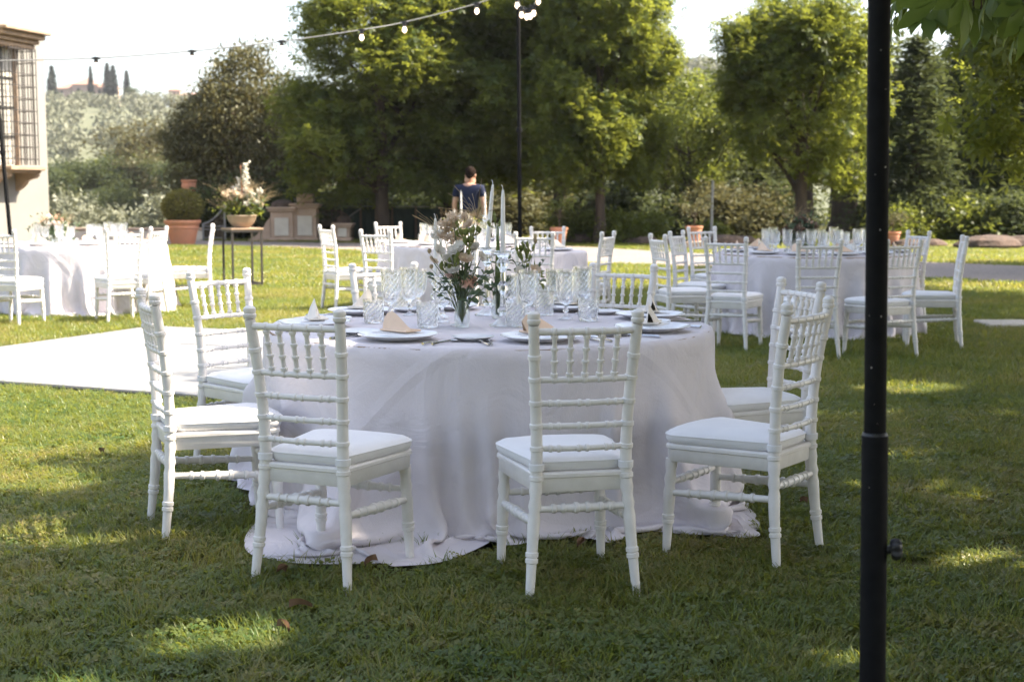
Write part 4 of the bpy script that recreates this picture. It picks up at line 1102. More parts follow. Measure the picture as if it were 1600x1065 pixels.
def setting(c, adeg, where, tablewhere, r_=.74, cutlery=True, nap=NAP, bread=True):
    """place setting at an angle from the side nearest the camera, towards the right"""
    a = R(adeg); d = Vector((math.sin(a), -math.cos(a), 0)); s = Vector((-d.y, d.x, 0))  # outward; the sitter's right is +s
    rz = math.atan2(s.y, s.x)
    pl = lambda q, t: (d.x*q + s.x*t, d.y*q + s.y*t)
    W = where
    x, y = pl(r_, 0); put(PL, 'dinner_plate', c, x, y, ZT, 0, 'white dinner plate ' + W, 'plate', 'dinner plates on ' + tablewhere)
    put(CARD, 'folded_paper', c, x, y, ZT + .0235, rz + random.uniform(-.15, .15), 'white folded paper on the plate ' + W, 'folded paper', 'folded papers on ' + tablewhere)
    pc = 'peach' if nap is NAP else 'ivory'
    put(nap, 'napkin', c, x - s.x*.005, y - s.y*.005, ZT + .033, rz + random.uniform(-.35, .35), pc + ' upright napkin on the plate ' + W, 'napkin', 'folded napkins on ' + tablewhere)
    if cutlery:
        for k, (t, q) in enumerate(((-.215, r_ + .02), (-.245, r_ + .035))):
            x, y = pl(q, t); put(FORK, 'fork', c, x, y, ZT, rz + random.uniform(-.2, .2), ('inner' if k == 0 else 'outer') + ' steel fork ' + W, 'fork', 'forks on ' + tablewhere)
        x, y = pl(r_ + .03, .205); put(KNIFE, 'knife', c, x, y, ZT, rz + random.uniform(-.12, .12), 'steel knife right of the plate ' + W, 'knife', 'knives on ' + tablewhere)
        x, y = pl(r_ + .03, .238); put(SPOON, 'spoon', c, x, y, ZT, rz + random.uniform(-.12, .12), 'steel spoon right of the plate ' + W, 'spoon', 'spoons on ' + tablewhere)
    if bread:
        x, y = pl(r_ - .10, -.25); put(BP, 'bread_plate', c, x, y, ZT, 0, 'small white bread plate ' + W, 'bread plate', 'bread plates on ' + tablewhere)

FT = 'the foremost table'
for a, wh, np_ in ((-27, 'at the left front chair of the foremost table', NAP), (16, 'at the right front chair of the foremost table', NAP), (63, 'at the chair nearest the thick black pole', NAPW), (108, 'at the half hidden right end chair', NAPW),
                   (152, 'at the back chair right of the goblets', NAPW), (-163, 'at the back chair behind the left goblets', NAPW), (-127, 'at the chair against the dance floor', NAPW), (-79, 'at the left end chair of the front table', NAPW)):
    setting(MT, a, wh, FT, nap=np_, r_=.775)
# crystal in clusters, placed where the photograph shows them
def glass(mesh, name, px, py, label, group, sc=1.0):
    p = ground(px, py, ZT); o = obj(name, mesh, None, (p.x, p.y, ZT), random.uniform(0, 6)); o.scale = (sc,)*3
    return tag(o, label, name.replace('crystal_', ''), group)
for nm, (tx, ty), gob in (('at the left end of the foremost table', (584, 504), [(611, 497, GOB), (640, 492, GOB)]), ('between the front left plate and the flower vases', (668, 511), [(691, 503, GOB2), (716, 508, GOB)]),
                          ('behind the front right napkin, by the candlestick', (806, 510), [(795, 496, GOB2), (826, 500, GOB)]), ('above the front right chair back', (919, 501), [(884, 498, GOB), (910, 490, GOB)]),
                          ('at the back of the foremost table behind the flowers', (850, 492), [(866, 484, GOB2)]), ('at the back left behind the tall goblets', (622, 482), [(654, 484, GOB2)])):
    glass(TUM, 'crystal_tumbler', tx, ty, 'cut crystal tumbler ' + nm, 'cut crystal tumblers on the foremost table')
    for k, (gx, gy, gm) in enumerate(gob):
        glass(gm, 'crystal_goblet', gx, gy, ('left' if k == 0 and len(gob) > 1 else 'right' if len(gob) > 1 else 'lone') + ' cut crystal goblet ' + nm, 'cut crystal goblets on the foremost table')

# far tables: plates, napkins and crystal
for c, nm, angs in ((TL, 'the far left table', (-15, 25, 62, 100, 150, -150, -60)), (TC, 'the middle far table', (-30, 5, 40, 80, 150, -150, -80)), (TR, 'the right table', (-50, -22, 8, 38, 80, 140, -140, -90))):
    for a in angs:
        b = abs(a); q = 'front' if b < 35 else 'front corner' if b < 75 else 'end' if b < 112 else 'back corner'
        side = 'left ' if a < -12 else 'right ' if a > 12 else 'middle '
        wh = 'at the ' + side + q + ' of ' + nm
        setting(c, a, wh, nm, cutlery=False, bread=False)
        ar = R(a + 12); d = Vector((math.sin(ar), -math.cos(ar), 0)); s = Vector((-d.y, d.x, 0))
        for k, (q_, t_, gm, gn) in enumerate(((.47, -.05, GOB, 'goblet'), (.42, .06, GOB2, 'goblet'), (.52, .05, TUM, 'tumbler'))):
            put(gm, 'crystal_' + gn, c, d.x*q_ + s.x*t_, d.y*q_ + s.y*t_, ZT, random.uniform(0, 6), ('tall' if k == 0 else 'shorter' if k == 1 else 'low') + ' cut crystal ' + gn + ' ' + wh, gn, 'cut crystal ' + gn + 's on ' + nm)
setting(TD, 45, 'on the small table by the gravel', 'the small table', r_=.16, cutlery=False, nap=NAPW, bread=False)

# ------------------------------------------------------------------ candles and candlesticks
def candlestick(c, h, label, group, rd=.052):
    mb = MB().lathe([(.060, 0), (.062, .004), (.045, .012), (.020, .030), (.014, .045), (.024, .060), (.026, .070), (.014, .085), (.012, h*.42), (.022, h*.48), (.024, h*.54), (.012, h*.60), (.011, h*.72), (.026, h*.80), (.030, h*.85), (.018, h*.90), (.030, h*.955), (rd, h*.97), (rd*1.04, h), (rd*.9, h), (.016, h - .006), (.0, h - .008)], 16)
    o = mb.build('candlestick', M['crystal'], None, False); o.location = c; return tag(o, label, 'candlestick', group)
def candle(c, h, label, group, lean=(0, 0)):
    root = thing('taper_candle', label, 'candle', c, 0, group)
    mb = MB(); n_ = 8; mb.tube([(lean[0]*h*(i/n_), lean[1]*h*(i/n_), h*i/n_) for i in range(n_ + 1)], [.0115 - .0035*(i/n_) for i in range(n_)] + [.0045], 12); mb.build('wax', M['wax'], root)
    x, y = lean[0]*h, lean[1]*h
    MB().tube([(x, y, h - .004), (x - .001, y, h + .012), (x - .006, y, h + .022)], .0016, 5).build('wick', M['cushion'], root)
gc, gk = 'tall candles on the foremost table', 'crystal candlesticks on the foremost table'
p = ground(786, 509, ZT); candlestick((p.x, p.y, ZT), .325, 'crystal candlestick with a wide dish holding the straight tall candle', gk, .055); candle((p.x, p.y, ZT + .318), .27, 'straight tall white taper on the wide dished candlestick', gc)
p = ground(760, 500, ZT); candlestick((p.x, p.y + .25, ZT), .32, 'crystal candlestick behind the flowers holding the leaning candle', gk, .045); candle((p.x, p.y + .25, ZT + .313), .30, 'tall white taper leaning slightly right behind the flowers', gc, (.09, 0))
p = ground(679, 500, ZT); candlestick((p.x, p.y + .12, ZT), .20, 'shorter crystal candlestick left of the flowers', gk, .04); candle((p.x, p.y + .12, ZT + .193), .265, 'white taper standing left of the cream flowers', gc)
gc2, gk2 = 'candles on the middle far table', 'candlesticks on the middle far table'
for px, hh, ch, lab in ((711, .20, .17, 'shortest'), (721, .31, .26, 'tall left'), (758, .31, .25, 'tall right')):
    p = at(px, 380, TC.y); candlestick((p.x, TC.y - .1 + .05*(px % 3), ZT), hh, 'crystal candlestick under the ' + lab + ' far candle', gk2); candle((p.x, TC.y - .1 + .05*(px % 3), ZT + hh - .007), ch, lab + ' thin white taper before the person in navy', gc2)
# ------------------------------------------------------------------ flowers
def petals(center, r_, n, rg, size, cup=.5):
    d = rg.normal(size=(n, 3)); d /= np.linalg.norm(d, axis=1, keepdims=True); d[:, 2] = d[:, 2]*.8 + .15
    P = np.array(center) + d * r_ * rg.uniform(.35, .9, (n, 1))
    return scatter(P, leaf_simple(1, .8, .3), size, rg)

class Bouquet:
    """gathers one arrangement's blossoms by kind, each blossom a part of its own"""
    def __init__(s, root, seed, base): s.root, s.rg, s.base = root, np.random.default_rng(seed), Vector(base); s.stems = MB(); s.lv = []
    def stem(s, tip, r_=.0022, sag=.0, mat=None):
        b, t = s.base, Vector(tip); m_ = b.lerp(t, .5) + Vector((0, 0, .02 + sag))
        m_ = Vector((b.x + (t.x - b.x)*.35, b.y + (t.y - b.y)*.35, m_.z))
        pts = [b, b.lerp(m_, .5), m_, m_.lerp(t, .55), t]; s.stems.tube(pts, [r_]*4 + [r_*.7], 5, False); return pts
    def rose(s, tip, r_, mat, name='rose'):
        s.stem(tip, .0026); V, F, T = petals(tip, r_, 46, s.rg, r_*1.05); obj(name, np_mesh(name, V, F, M[mat], T), s.root)
    def fluffy(s, tip, r_, mat, n=110, name='blossom', l=.5):
        s.stem(tip, .002); V, F, T = petals(tip, r_, n, s.rg, r_*l); obj(name, np_mesh(name, V, F, M[mat], T), s.root)
    def bloom(s, tip, r_, mat, name='blossom', layers=3):
        s.stem(tip, .0024); V, F = [], []; rg = s.rg; ax = Vector((rg.normal(0, .5), -.5 + rg.normal(0, .4), .8)).normalized(); u, v = frame_from(ax); t = Vector(tip)
        for ly in range(layers):
            op = 1.25 - .42 * ly; q = r_ * (1 - .16*ly)
            for k in range(6):
                a = k*1.047 + ly*.5 + rg.normal(0, .1); d = u*math.cos(a) + v*math.sin(a); e = ax.cross(d); o = len(V)
                for i in range(4):
                    w_ = i/3; rr_ = q*math.sin(op*w_ + .02); hh = q*(1 - math.cos(op*w_))*.5 + q*.25*w_*(1.3 - op) ; wd = q*.52*math.sin(math.pi*min(.93, .12 + w_*.82))
                    c = t + d*rr_ + ax*(hh + .1*q*ly)
                    V += [tuple(c - e*wd + ax*.12*q*w_), tuple(c), tuple(c + e*wd + ax*.12*q*w_)]
                F += [(o+i*3+j, o+i*3+j+1, o+i*3+j+4, o+i*3+j+3) for i in range(3) for j in (0, 1)]
        obj(name, np_mesh(name, V, F, M[mat], rg.uniform(0, 1, len(V)), True), s.root)
    def buds(s, tip, r_, n=7, mat='bud', name='bud'):
        s.stem(tip, .002); tip = Vector(tip); mb = MB()
        for k in range(n):
            o = Vector(s.rg.normal(size=3)) * r_; o.z = abs(o.z); c = tip + o
            mb.tube([tip - Vector((0, 0, .02)), c - Vector((0, 0, .008)), c, c + Vector((o.x*.2, o.y*.2, .010)), c + Vector((0, 0, .020))], [.0012, .004, .0085, .0075, .002], 7)
        mb.build(name, M[mat], s.root)
    def tail(s, tip, mat='straw', l=.035, r_=.009):
        pts = s.stem(tip, .0012); t = Vector(tip); mb = MB().ball((t.x, t.y, t.z + l/2), 1, 9, 7, (r_, r_, l/2), .12, 3); mb.build('bunny_tail', M[mat], s.root)
    def branch(s, tip, n=9, l=.038, wd=.62, mat='eucalyptus', droop=0):
        pts = s.stem(tip, .0018); me = np_mesh('leaf', *[np.array(q) for q in ([(0, 0, 0), (l*.3, wd*l*.42, .004), (l*.7, wd*l*.40, .002), (l, 0, -.005), (l*.7, -wd*l*.40, .002), (l*.3, -wd*l*.42, .004)], [(0, 1, 2, 3, 4, 5)])], M[mat], s.rg.uniform(0, 1, 6), True)
        a, b = pts[2], pts[4]
        for k in range(n):
            q = a.lerp(b, (k + .5) / n + .02); o = obj('leaf', me, s.root, q)
            o.rotation_euler = (s.rg.normal(0, .5), s.rg.normal(-.15 + droop, .45), (0 if k % 2 else math.pi) + s.rg.normal(0, .8)); o.scale = (s.rg.uniform(.7, 1.15),)*3
    def foliage(s, c, spread, n, l, mat, wd=.4, name='foliage'):
        P = np.array(c) + s.rg.normal(size=(n, 3)) * np.array(spread); V, F, T = scatter(P, leaf_simple(1, wd), l, s.rg); obj(name, np_mesh(name, V, F, M[mat], T), s.root)
    def blade(s, tip, wd=.010, mat='stem', arch=.12):
        b, t = s.base, Vector(tip); pts = [b.lerp(t, u) + Vector((0, 0, arch * math.sin(math.pi*u))) for u in np.linspace(0, 1, 8)]
        d = Vector((t.y - b.y, b.x - t.x, 0)); d = d.normalized() if d.length > 1e-5 else Vector((1, 0, 0)); mb = MB(); vs_ = []
        for i, p in enumerate(pts): q = wd * math.sin(math.pi * min(.97, .25 + .75*i/7)); vs_ += [p - d*q, p + Vector((0, 0, -q*.5)), p + d*q]
        mb.add(vs_, [(i*3+j, i*3+j+1, i*3+j+4, i*3+j+3) for i in range(7) for j in (0, 1)]).build('long_leaf', M[mat], s.root)
    def spray(s, tip, n=26, l=.05, mat='straw'):
        s.stem(tip, .0012); t = Vector(tip); mb = MB()
        for k in range(n):
            o = Vector(s.rg.normal(size=3)) * l; o.z = abs(o.z) * .8; mb.tube([t - Vector((0, 0, .03)), t + o*.6, t + o], [.0007, .0006, .0012], 3, False)
        mb.build('grass_spray', M[mat], s.root)
    def done(s): s.stems.build('stem', M['stem'], s.root)

def bud_vase(px, py, h, r_, label, seed, dy=0.0):
    p = ground(px, py, ZT); root = thing('flower_vase', label, 'flower vase', (p.x, p.y + dy, ZT), 0, 'small glass flower vases on the foremost table')
    MB().lathe([(r_*.8, 0), (r_*.85, .003), (r_, h*.2), (r_*.95, h*.45), (r_*.6, h*.75), (r_*.62, h*.9), (r_*.72, h), (r_*.66, h), (r_*.56, h*.88), (r_*.54, h*.75), (r_*.88, h*.45), (r_*.92, h*.2), (r_*.7, .012), (0, .011)], 20).build('vase', M['water_glass'], root)
    return Bouquet(root, seed, (0, 0, .02))
def rel(px, py, q, dy=0.0):
    """point of an arrangement seen at a pixel, at the vase's own depth plus dy, relative to the vase"""
    p = at(px, py, q.root.location.y + dy); return p - q.root.location

b = bud_vase(722, 511, .155, .034, 'glass bud vase with pink and peach roses beside the tumblers', 51)
for px, py, r_, mt, dy in ((705, 428, .030, 'pink_petal', 0), (733, 443, .027, 'peach_petal', -.02), (722, 434, .024, 'pink_petal', .03), (742, 438, .020, 'peach_petal', .03)): b.rose(rel(px, py, b, dy), r_ * .85, mt)
b.bloom(rel(716, 391, b, -.02), .050, 'white_petal'); b.bloom(rel(701, 408, b, -.03), .036, 'white_petal'); b.bloom(rel(694, 372, b, .02), .038, 'cream_petal'); b.bloom(rel(733, 352, b, .04), .032, 'cream_petal'); b.fluffy(rel(683, 368, b, .04), .03, 'white_petal', 80); b.fluffy(rel(699, 352, b, .06), .045, 'cream_petal', 130, l=.4); b.fluffy(rel(726, 339, b, .10), .028, 'cream_petal', 70)
b.fluffy(rel(712, 372, b, .10), .04, 'cream_petal', 120, l=.4)
b.bloom(rel(709, 422, b, -.05), .036, 'white_petal'); b.bloom(rel(728, 405, b, -.05), .034, 'cream_petal'); b.bloom(rel(686, 392, b, -.02), .03, 'white_petal'); b.bloom(rel(742, 388, b, .0), .03, 'white_petal'); b.fluffy(rel(708, 340, b, .03), .035, 'cream_petal', 90, l=.45); b.buds(rel(725, 366, b), .014, 6); b.buds(rel(740, 362, b, .02), .014, 5); b.buds(rel(697, 419, b), .018, 6); b.buds(rel(722, 400, b, -.02), .016, 6)
b.branch(rel(766, 442, b, -.05), 9, .044); b.branch(rel(750, 456, b, -.07), 7, .046, .7); b.branch(rel(664, 425, b, -.02), 8, .036); b.branch(rel(676, 452, b, -.05), 6, .036); b.branch(rel(770, 418, b, -.03), 8, .04); b.bloom(rel(752, 402, b, .02), .028, 'white_petal'); b.bloom(rel(676, 408, b, .02), .026, 'cream_petal'); b.branch(rel(744, 412, b, -.04), 7, .04); b.branch(rel(688, 440, b, -.04), 6, .036); b.buds(rel(710, 410, b, -.05), .016, 6); b.buds(rel(733, 380, b, -.04), .015, 6); b.branch(rel(735, 395, b, .02), 6, .052, .75); b.branch(rel(701, 398, b), 6, .036); b.branch(rel(757, 425, b, .05), 8, .04)
b.tail(rel(721, 408, b, -.03)); b.tail(rel(671, 396, b), l=.022); b.tail(rel(674, 420, b), l=.02); b.tail(rel(711, 358, b, .03), l=.045, r_=.012); b.spray(rel(745, 330, b, .1), 34, .07); b.spray(rel(690, 360, b, .05), 30, .05)
b.foliage(rel(722, 430, b), (.035, .03, .03), 60, .035, 'eucalyptus'); b.done()
b = bud_vase(778, 498, .15, .032, 'glass bud vase of dark drooping foliage before the candlestick', 52, .03)
b.branch(rel(765, 400, b), 10, .040, .32, 'eucalyptus'); b.branch(rel(790, 425, b, -.05), 8, .05, .3); b.blade(rel(757, 397, b), .008, 'stem', .05); b.buds(rel(775, 350, b, .05), .02, 4); b.blade(rel(778, 345, b, .06), .014, 'stem', 0); b.branch(rel(800, 385, b, .05), 9, .04, .4); b.foliage((0, 0, .14), (.03, .03, .03), 40, .04, 'eucalyptus'); b.done()
b = bud_vase(823, 478, .16, .036, 'glass bud vase with green buds right of the tall candles', 53, .05)
for px, py in ((812, 392), (822, 398), (830, 388)): b.buds(rel(px, py, b), .014, 5)
b.branch(rel(852, 404, b), 7, .036, .5); b.branch(rel(862, 432, b, -.03), 7, .036, .5); b.bloom(rel(812, 424, b, -.04), .028, 'white_petal'); b.branch(rel(817, 412, b), 8, .045, .35); b.bloom(rel(836, 422, b, -.03), .034, 'cream_petal'); b.branch(rel(800, 402, b, -.03), 8, .04, .5); b.buds(rel(818, 405, b, -.03), .016, 6); b.foliage(rel(832, 428, b), (.03, .03, .03), 50, .035, 'light_leaf'); b.tail(rel(836, 380, b), l=.04); b.done()

def centrepiece(c, label, seed, mats, leafm, w_=.20, h=.30, n=16):
    root = thing('flower_centrepiece', label, 'flower arrangement', (c.x, c.y, ZT), 0, 'flower centrepieces on the far tables')
    MB().lathe([(.06, 0), (.085, .03), (.09, .08), (.08, .10), (.07, .10), (.07, .02), (0, .018)], 20).build('bowl', M['water_glass'], root)
    b = Bouquet(root, seed, (0, 0, .04)); rg = b.rg
    for k in range(n):
        a, q = rg.uniform(0, 6.28), math.sqrt(rg.uniform(0, 1)) * w_; z = .12 + (h - .12) * (1 - (q / w_)**2 * .6) * rg.uniform(.6, 1.05)
        t = (q*math.cos(a), q*math.sin(a)*.8, z); mt = mats[k % len(mats)]
        if k % 3 == 2: b.fluffy(t, .035, mt, 60)
        else: b.rose(t, rg.uniform(.025, .042), mt)
    b.foliage((0, 0, .13), (w_*.5, w_*.4, .06), 240, .06, leafm); b.foliage((0, 0, h*.8), (w_*.45, w_*.4, .05), 90, .05, leafm)
    for k in range(5): b.spray((rg.uniform(-w_, w_), rg.uniform(-.1, .1), h * rg.uniform(.8, 1.15)), 18, .05)
    b.done()
centrepiece(Vector((at(85, 380, TL.y).x, TL.y, 0)), 'orange and cream flower mound on the far left table', 61, ['peach_petal', 'cream_petal', 'white_petal', 'pink_petal'], 'eucalyptus')
centrepiece(Vector((TC.x - .02, TC.y + .05, 0)), 'cream flower mound among candles on the middle far table', 62, ['cream_petal', 'white_petal'], 'light_leaf', .2, .28)
centrepiece(Vector((at(1250, 380, TR.y).x, TR.y, 0)), 'bronze and green flower mound on the right table', 63, ['bronze_leaf', 'bronze_leaf', 'pink_petal'], 'eucalyptus', .17, .33, 14)

# tall flower stand on the lawn
p = ground(380, 449); SX, SY = p.x, p.y
root = thing('flower_stand', 'slim black metal stand with a wooden top on the sunny grass', 'plant stand', (SX, SY, 0), .5)
hs = .82
MB().box((0, 0, hs - .012), (.46, .46, .024), None, .004).build('stand_top', M['sandstone'], root)
for sx in (-1, 1):
    for sy in (-1, 1): MB().box((sx*.205, sy*.205, (hs - .026)/2), (.025, .025, hs - .026)).build('leg', M['iron'], root, False)
for sx in (-1, 1):
    MB().box((sx*.205, 0, .06), (.022, .383, .022)).build('crossbar', M['iron'], root, False); MB().box((0, sx*.205, .06), (.383, .022, .022)).build('crossbar', M['iron'], root, False)
MB().box((0, 0, hs - .040), (.45, .45, .026)).build('rim', M['iron'], root, False)
root = thing('flower_bowl', 'clay bowl of white delphiniums and greenery on the black stand', 'flower arrangement', (SX, SY, hs))
MB().lathe([(.10, 0), (.11, .012), (.15, .05), (.185, .10), (.20, .155), (.21, .165), (.205, .175), (.19, .175), (.18, .13), (.1, .05), (0, .04)], 32).build('bowl', M['bowl'], root)
b = Bouquet(root, 71, (0, 0, .14)); rg = b.rg
for x, y, z0, z1, r_ in ((-.03, 0, .34, .72, .05), (.06, .02, .34, .92, .05), (-.10, .03, .32, .58, .045)):
    b.stem((x, y, z1), .004); P = []
    for k in range(int((z1 - z0) / .028)):
        u = k / ((z1 - z0) / .028); q = r_ * (1 - .6*u)
        for j in range(4): a = k*.9 + j*1.57; P.append((x + q*math.cos(a)*.8, y + q*math.sin(a)*.8, z0 + .028*k))
    P = np.array(P); P = P[rg.uniform(0, 1, len(P)) < .75]; P = np.repeat(P + rg.normal(size=P.shape) * .014, 6, 0) + rg.normal(size=(len(P)*6, 3)) * .006; V, F, T = scatter(P, leaf_simple(1, .8, .3), .028, rg); obj('delphinium', np_mesh('delphinium', V, F, M['white_petal'], T), root)
b.stem((.015, -.01, .80), .010)
MB().tube([(.01, -.01, .2), (.012, -.01, .5), (.0, -.01, .86)], [.008, .008, .004], 6).build('bare_stalk', M['terracotta'], root)
for k in range(20): b.fluffy((rg.uniform(-.24, .27), rg.uniform(-.12, .1), rg.uniform(.24, .50)), .058, ['cream_petal', 'white_petal', 'cream_petal'][k % 3], 70)
for k in range(16): b.spray((rg.uniform(-.32, .33), rg.uniform(-.12, .1), rg.uniform(.26, .58)), 44, .10)
b.foliage((0, 0, .28), (.14, .10, .07), 520, .075, 'light_leaf', .3); b.foliage((.1, 0, .36), (.10, .08, .05), 160, .07, 'eucalyptus', .3); b.foliage((-.1, 0, .30), (.07, .08, .05), 140, .06, 'stem', .25)
for t in ((.33, -.05, .10), (.30, .05, .42), (-.30, 0, .36), (.22, -.1, .5), (-.2, .05, .5)): b.blade(t, .014)
b.done()

# ------------------------------------------------------------------ dance floor and slab
A0 = Vector((-3.46, 13.65, 0)); U = Vector((.915, -.404, 0)).normalized(); Vv = Vector((U.y, -U.x, 0))
rzf = math.atan2(U.y, U.x); PW = 1.222
root = thing('dance_floor', 'white panelled dance floor laid on the lawn at left', 'dance floor', A0, rzf)
pm = MB().box((PW/2, -PW/2, .028), (PW - .012, PW - .012, .024), None, .003).mesh('floor_panel', M['slab'], False)
for i in range(3):
    for j in range(3):
        o = obj('floor_panel', pm, root, (i*PW, -j*PW, .0015 * ((i*2 + j) % 3)))
ed = MB(); Ls = 3*PW
ed.box((Ls/2, -Ls/2, .008), (Ls - .01, Ls - .01, .014))
for cx, cy2, sx, sy in ((Ls/2, .02, Ls + .08, .04), (Ls/2, -Ls - .02, Ls + .08, .04), (-.02, -Ls/2, .04, Ls), (Ls + .02, -Ls/2, .04, Ls)): ed.box((cx, cy2, .0185), (sx, sy, .037), None, .006)
ed.build('edging', M['floor_edge'], root, False)
p = ground(1583, 512); tag(MB().box((0, 0, .03), (.62, .5, .06), None, .012).build('paving_slab', M['plaster_panel']), 'pale flat paving slab lying in the grass at right', 'slab').location = (p.x, p.y, 0)

# ------------------------------------------------------------------ poles and light strings
def pole_thing(px, y0, y1, Y, r_, label, lean=0.0):
    a = at(px, y1, Y); root = thing('light_pole', label, 'pole', (a.x, Y, 0), 0, 'thin black poles carrying the light string')
    z1 = at(px, y0, Y).z
    MB().tube([(0, 0, 0), (lean*.5, 0, z1*.5), (lean, 0, z1)], [r_, r_, r_*.85], 10).build('pole_shaft', M['black_metal'], root)
    MB().box((0, 0, .012), (.42, .42, .02), None, .004).build('base_plate', M['black_metal'], root)
    MB().lathe([(r_*1.5, .0), (r_*1.5, .05), (r_*1.02, .055)], 10, (lean*.5, 0, z1*.5)).build('collar', M['black_metal'], root)
    return root
pole_thing(24, 8, 420, 17.2, .024, 'thin black pole leaning before the villa window', -.20)
pole_thing(813, -60, 400, 17.5, .026, 'thin black lamp pole right of the tall candles', -.03)

def string_lights(pts, Y0, Y1, bulbs, label, drop=.045, m='wire'):
    W = []
    for k, (px, py) in enumerate(pts): W.append(at(px, py, Y0 + (Y1 - Y0) * k / (len(pts) - 1)))
    root = thing('light_string', label, 'string lights', W[0], 0, 'festoon light strings')
    o0 = W[0]; fine = []
    for k in range(len(W) - 1):
        p_1, p0, p1, p2 = W[max(k-1, 0)], W[k], W[k+1], W[min(k+2, len(W)-1)]
        for i in range(8):
            t = i / 8; fine.append(.5*((2*p0) + (p1 - p_1)*t + (2*p_1 - 5*p0 + 4*p1 - p2)*t*t + (3*p0 - p_1 - 3*p1 + p2)*t**3))
    fine.append(W[-1]); MB().tube([q - o0 for q in fine], .0075, 5).build('cable', M[m], root)
    for bx in bulbs:
        best = min(fine, key=lambda q: abs((800 + FPX * q.x / (q.y * math.cos(PITCH) - (q.z - CAM_H) * math.sin(PITCH))) - bx)); q = best - o0
        bl = MB().lathe([(0, -.128), (.014, -.118), (.024, -.104), (.026, -.088), (.021, -.070), (.015, -.056), (.014, -.05)], 12, tuple(q)).build('bulb', M['bulb'], root)
        MB().lathe([(.012, -.055), (.023, -.05), (.023, -.012), (.028, -.006), (.028, .012), (.0, .016)], 10, tuple(q)).build('socket', M['black_plastic'], bl)
        MB().box(tuple(q + Vector((0, 0, -.003))), (.10, .03, .02), None, .006).build('clip', M['black_plastic'], bl)
    return root
string_lights([(-260, 99), (-100, 97), (0, 95), (150, 91), (300, 80), (440, 65), (565, 47), (632, 35), (745, 6), (806, -18)], 15.5, 17.4, (150, 300, 438, 567, 632, 745), 'pale cable of festoon bulbs sagging across the sky at left')
string_lights([(806, -18), (809, 2), (815, 12), (824, 15), (833, 11), (840, -6), (850, -30)], 17.4, 17.2, (808, 815, 823, 829, 834, 841), 'short loop of lit bulbs bunched at the thin pole top', m='wire')

# thick telescopic pole close to the camera
root = thing('telescopic_pole', 'thick black telescopic pole standing close to us on the right', 'pole')
YP = 2.95; a = at(1374, 0, YP); bq = at(1363, 1065, YP); dirp = (a - bq); k = (0 - bq.z) / dirp.z; foot = bq + dirp * k; root.location = foot
dn = dirp.normalized(); zj = at(1368, 678, YP).z
J = dn * (zj / dn.z); top = dn * (3.1 / dn.z)
MB().tube([(0, 0, .01), tuple(J - dn*.004), tuple(J)], [.0275, .0275, .0262], 28).build('lower_tube', M['black_metal'], root)
MB().tube([tuple(J - dn*.05), tuple(top)], .0228, 28).build('upper_tube', M['black_metal'], root)
MB().tube([tuple(J - dn*.002), tuple(J + dn*.004)], [.0272, .0245], 28).build('collar', M['black_plastic'], root)
MB().lathe([(.16, 0), (.16, .012), (.05, .016), (.032, .03)], 28).build('base_plate', M['black_metal'], root)
zk = at(1390, 857, YP).z; K = dn * (zk / dn.z)
kn = MB(); kn.tube([tuple(K + Vector((.02, -.004, 0))), tuple(K + Vector((.036, -.006, 0)))], .009, 10)
kn.build('clamp_screw', M['black_plastic'], root)
kb = MB().lathe([(.017, 0), (.020, .004), (.0215, .010), (.020, .019), (.014, .024), (0, .025)], 36, mod=lambda a_, i, k_: 1 + .13*math.cos(a_*6)*(0 < i < 4))
o = kb.build('clamp_knob', M['black_plastic'], root); o.location = K + Vector((.034, -.006, 0)); o.rotation_euler = (0, R(84), R(-10))
rgp = np.random.default_rng(8); chips = MB()
for k in range(16):
    z = rgp.uniform(.7, 2.2); a_ = rgp.uniform(-2.6, -.5); rr_ = (.0276 if z < zj else .0229); q = dn * (z / dn.z) + Vector((math.cos(a_)*rr_, math.sin(a_)*rr_, 0)); s_ = .0005 + .0016 * rgp.uniform() ** 3
    chips.ball(tuple(q), s_, 6, 4, (1, 1, rgp.uniform(1, 2.4)))
chips.build('paint_chip', M['plaster_panel'], root)

# old chestnuts right of the frame: they shade the foremost table and hang a bough into view
GAPS = [(-.9, 4.1, .30, .24), (-1.65, 5.45, .45, .30), (1.72, 5.0, .30, .22), (1.95, 6.9, .35, .28), (1.45, 8.2, .4, .3), (2.4, 6.1, .22, .2), (-1.2, 3.7, .2, .15), (2.6, 9.4, .5, .35), (3.1, 7.6, .3, .25), (-2.3, 6.3, .5, .3)] + [(float(a), float(b), float(c), float(c)*.7) for a, b, c in zip(np.random.default_rng(4).uniform(-2.6, 3.2, 26), np.random.default_rng(5).uniform(3.6, 9.5, 26), np.random.default_rng(6).uniform(.07, .2, 26)) if not (-1.3 < a < 1.2 and 4.9 < b < 8)]
tree('shade_chestnut', 41, 7.2, 7.0, (1.0, 1.0, 1.0), 'large old chestnut just off the right whose canopy shades the tables', name='old_chestnut_tree', group='old chestnuts shading the lawn', rz=.4, gaps=GAPS)
tree('shade_chestnut', 41, 7.6, 13.8, (.72, .72, .95), 'old chestnut off the right shading the right table', name='old_chestnut_tree', group='old chestnuts shading the lawn', rz=2.4)
tree('shade_chestnut', 42, 7.0, -4.0, (1.2, 1.2, 1.0), 'unseen chestnut added behind our viewpoint to the right to close off the sky', name='old_chestnut_tree', group='old chestnuts shading the lawn', rz=5.0)  # added out of view to block sky light from the front right
tree('shade_chestnut', 41, .5, -6.0, (1.2, 1.2, 1.0), 'unseen chestnut added behind our viewpoint to close off the open sky', name='old_chestnut_tree', group='old chestnuts shading the lawn', rz=3.4)  # unseen, added to dim the sky fill on the cloth's front
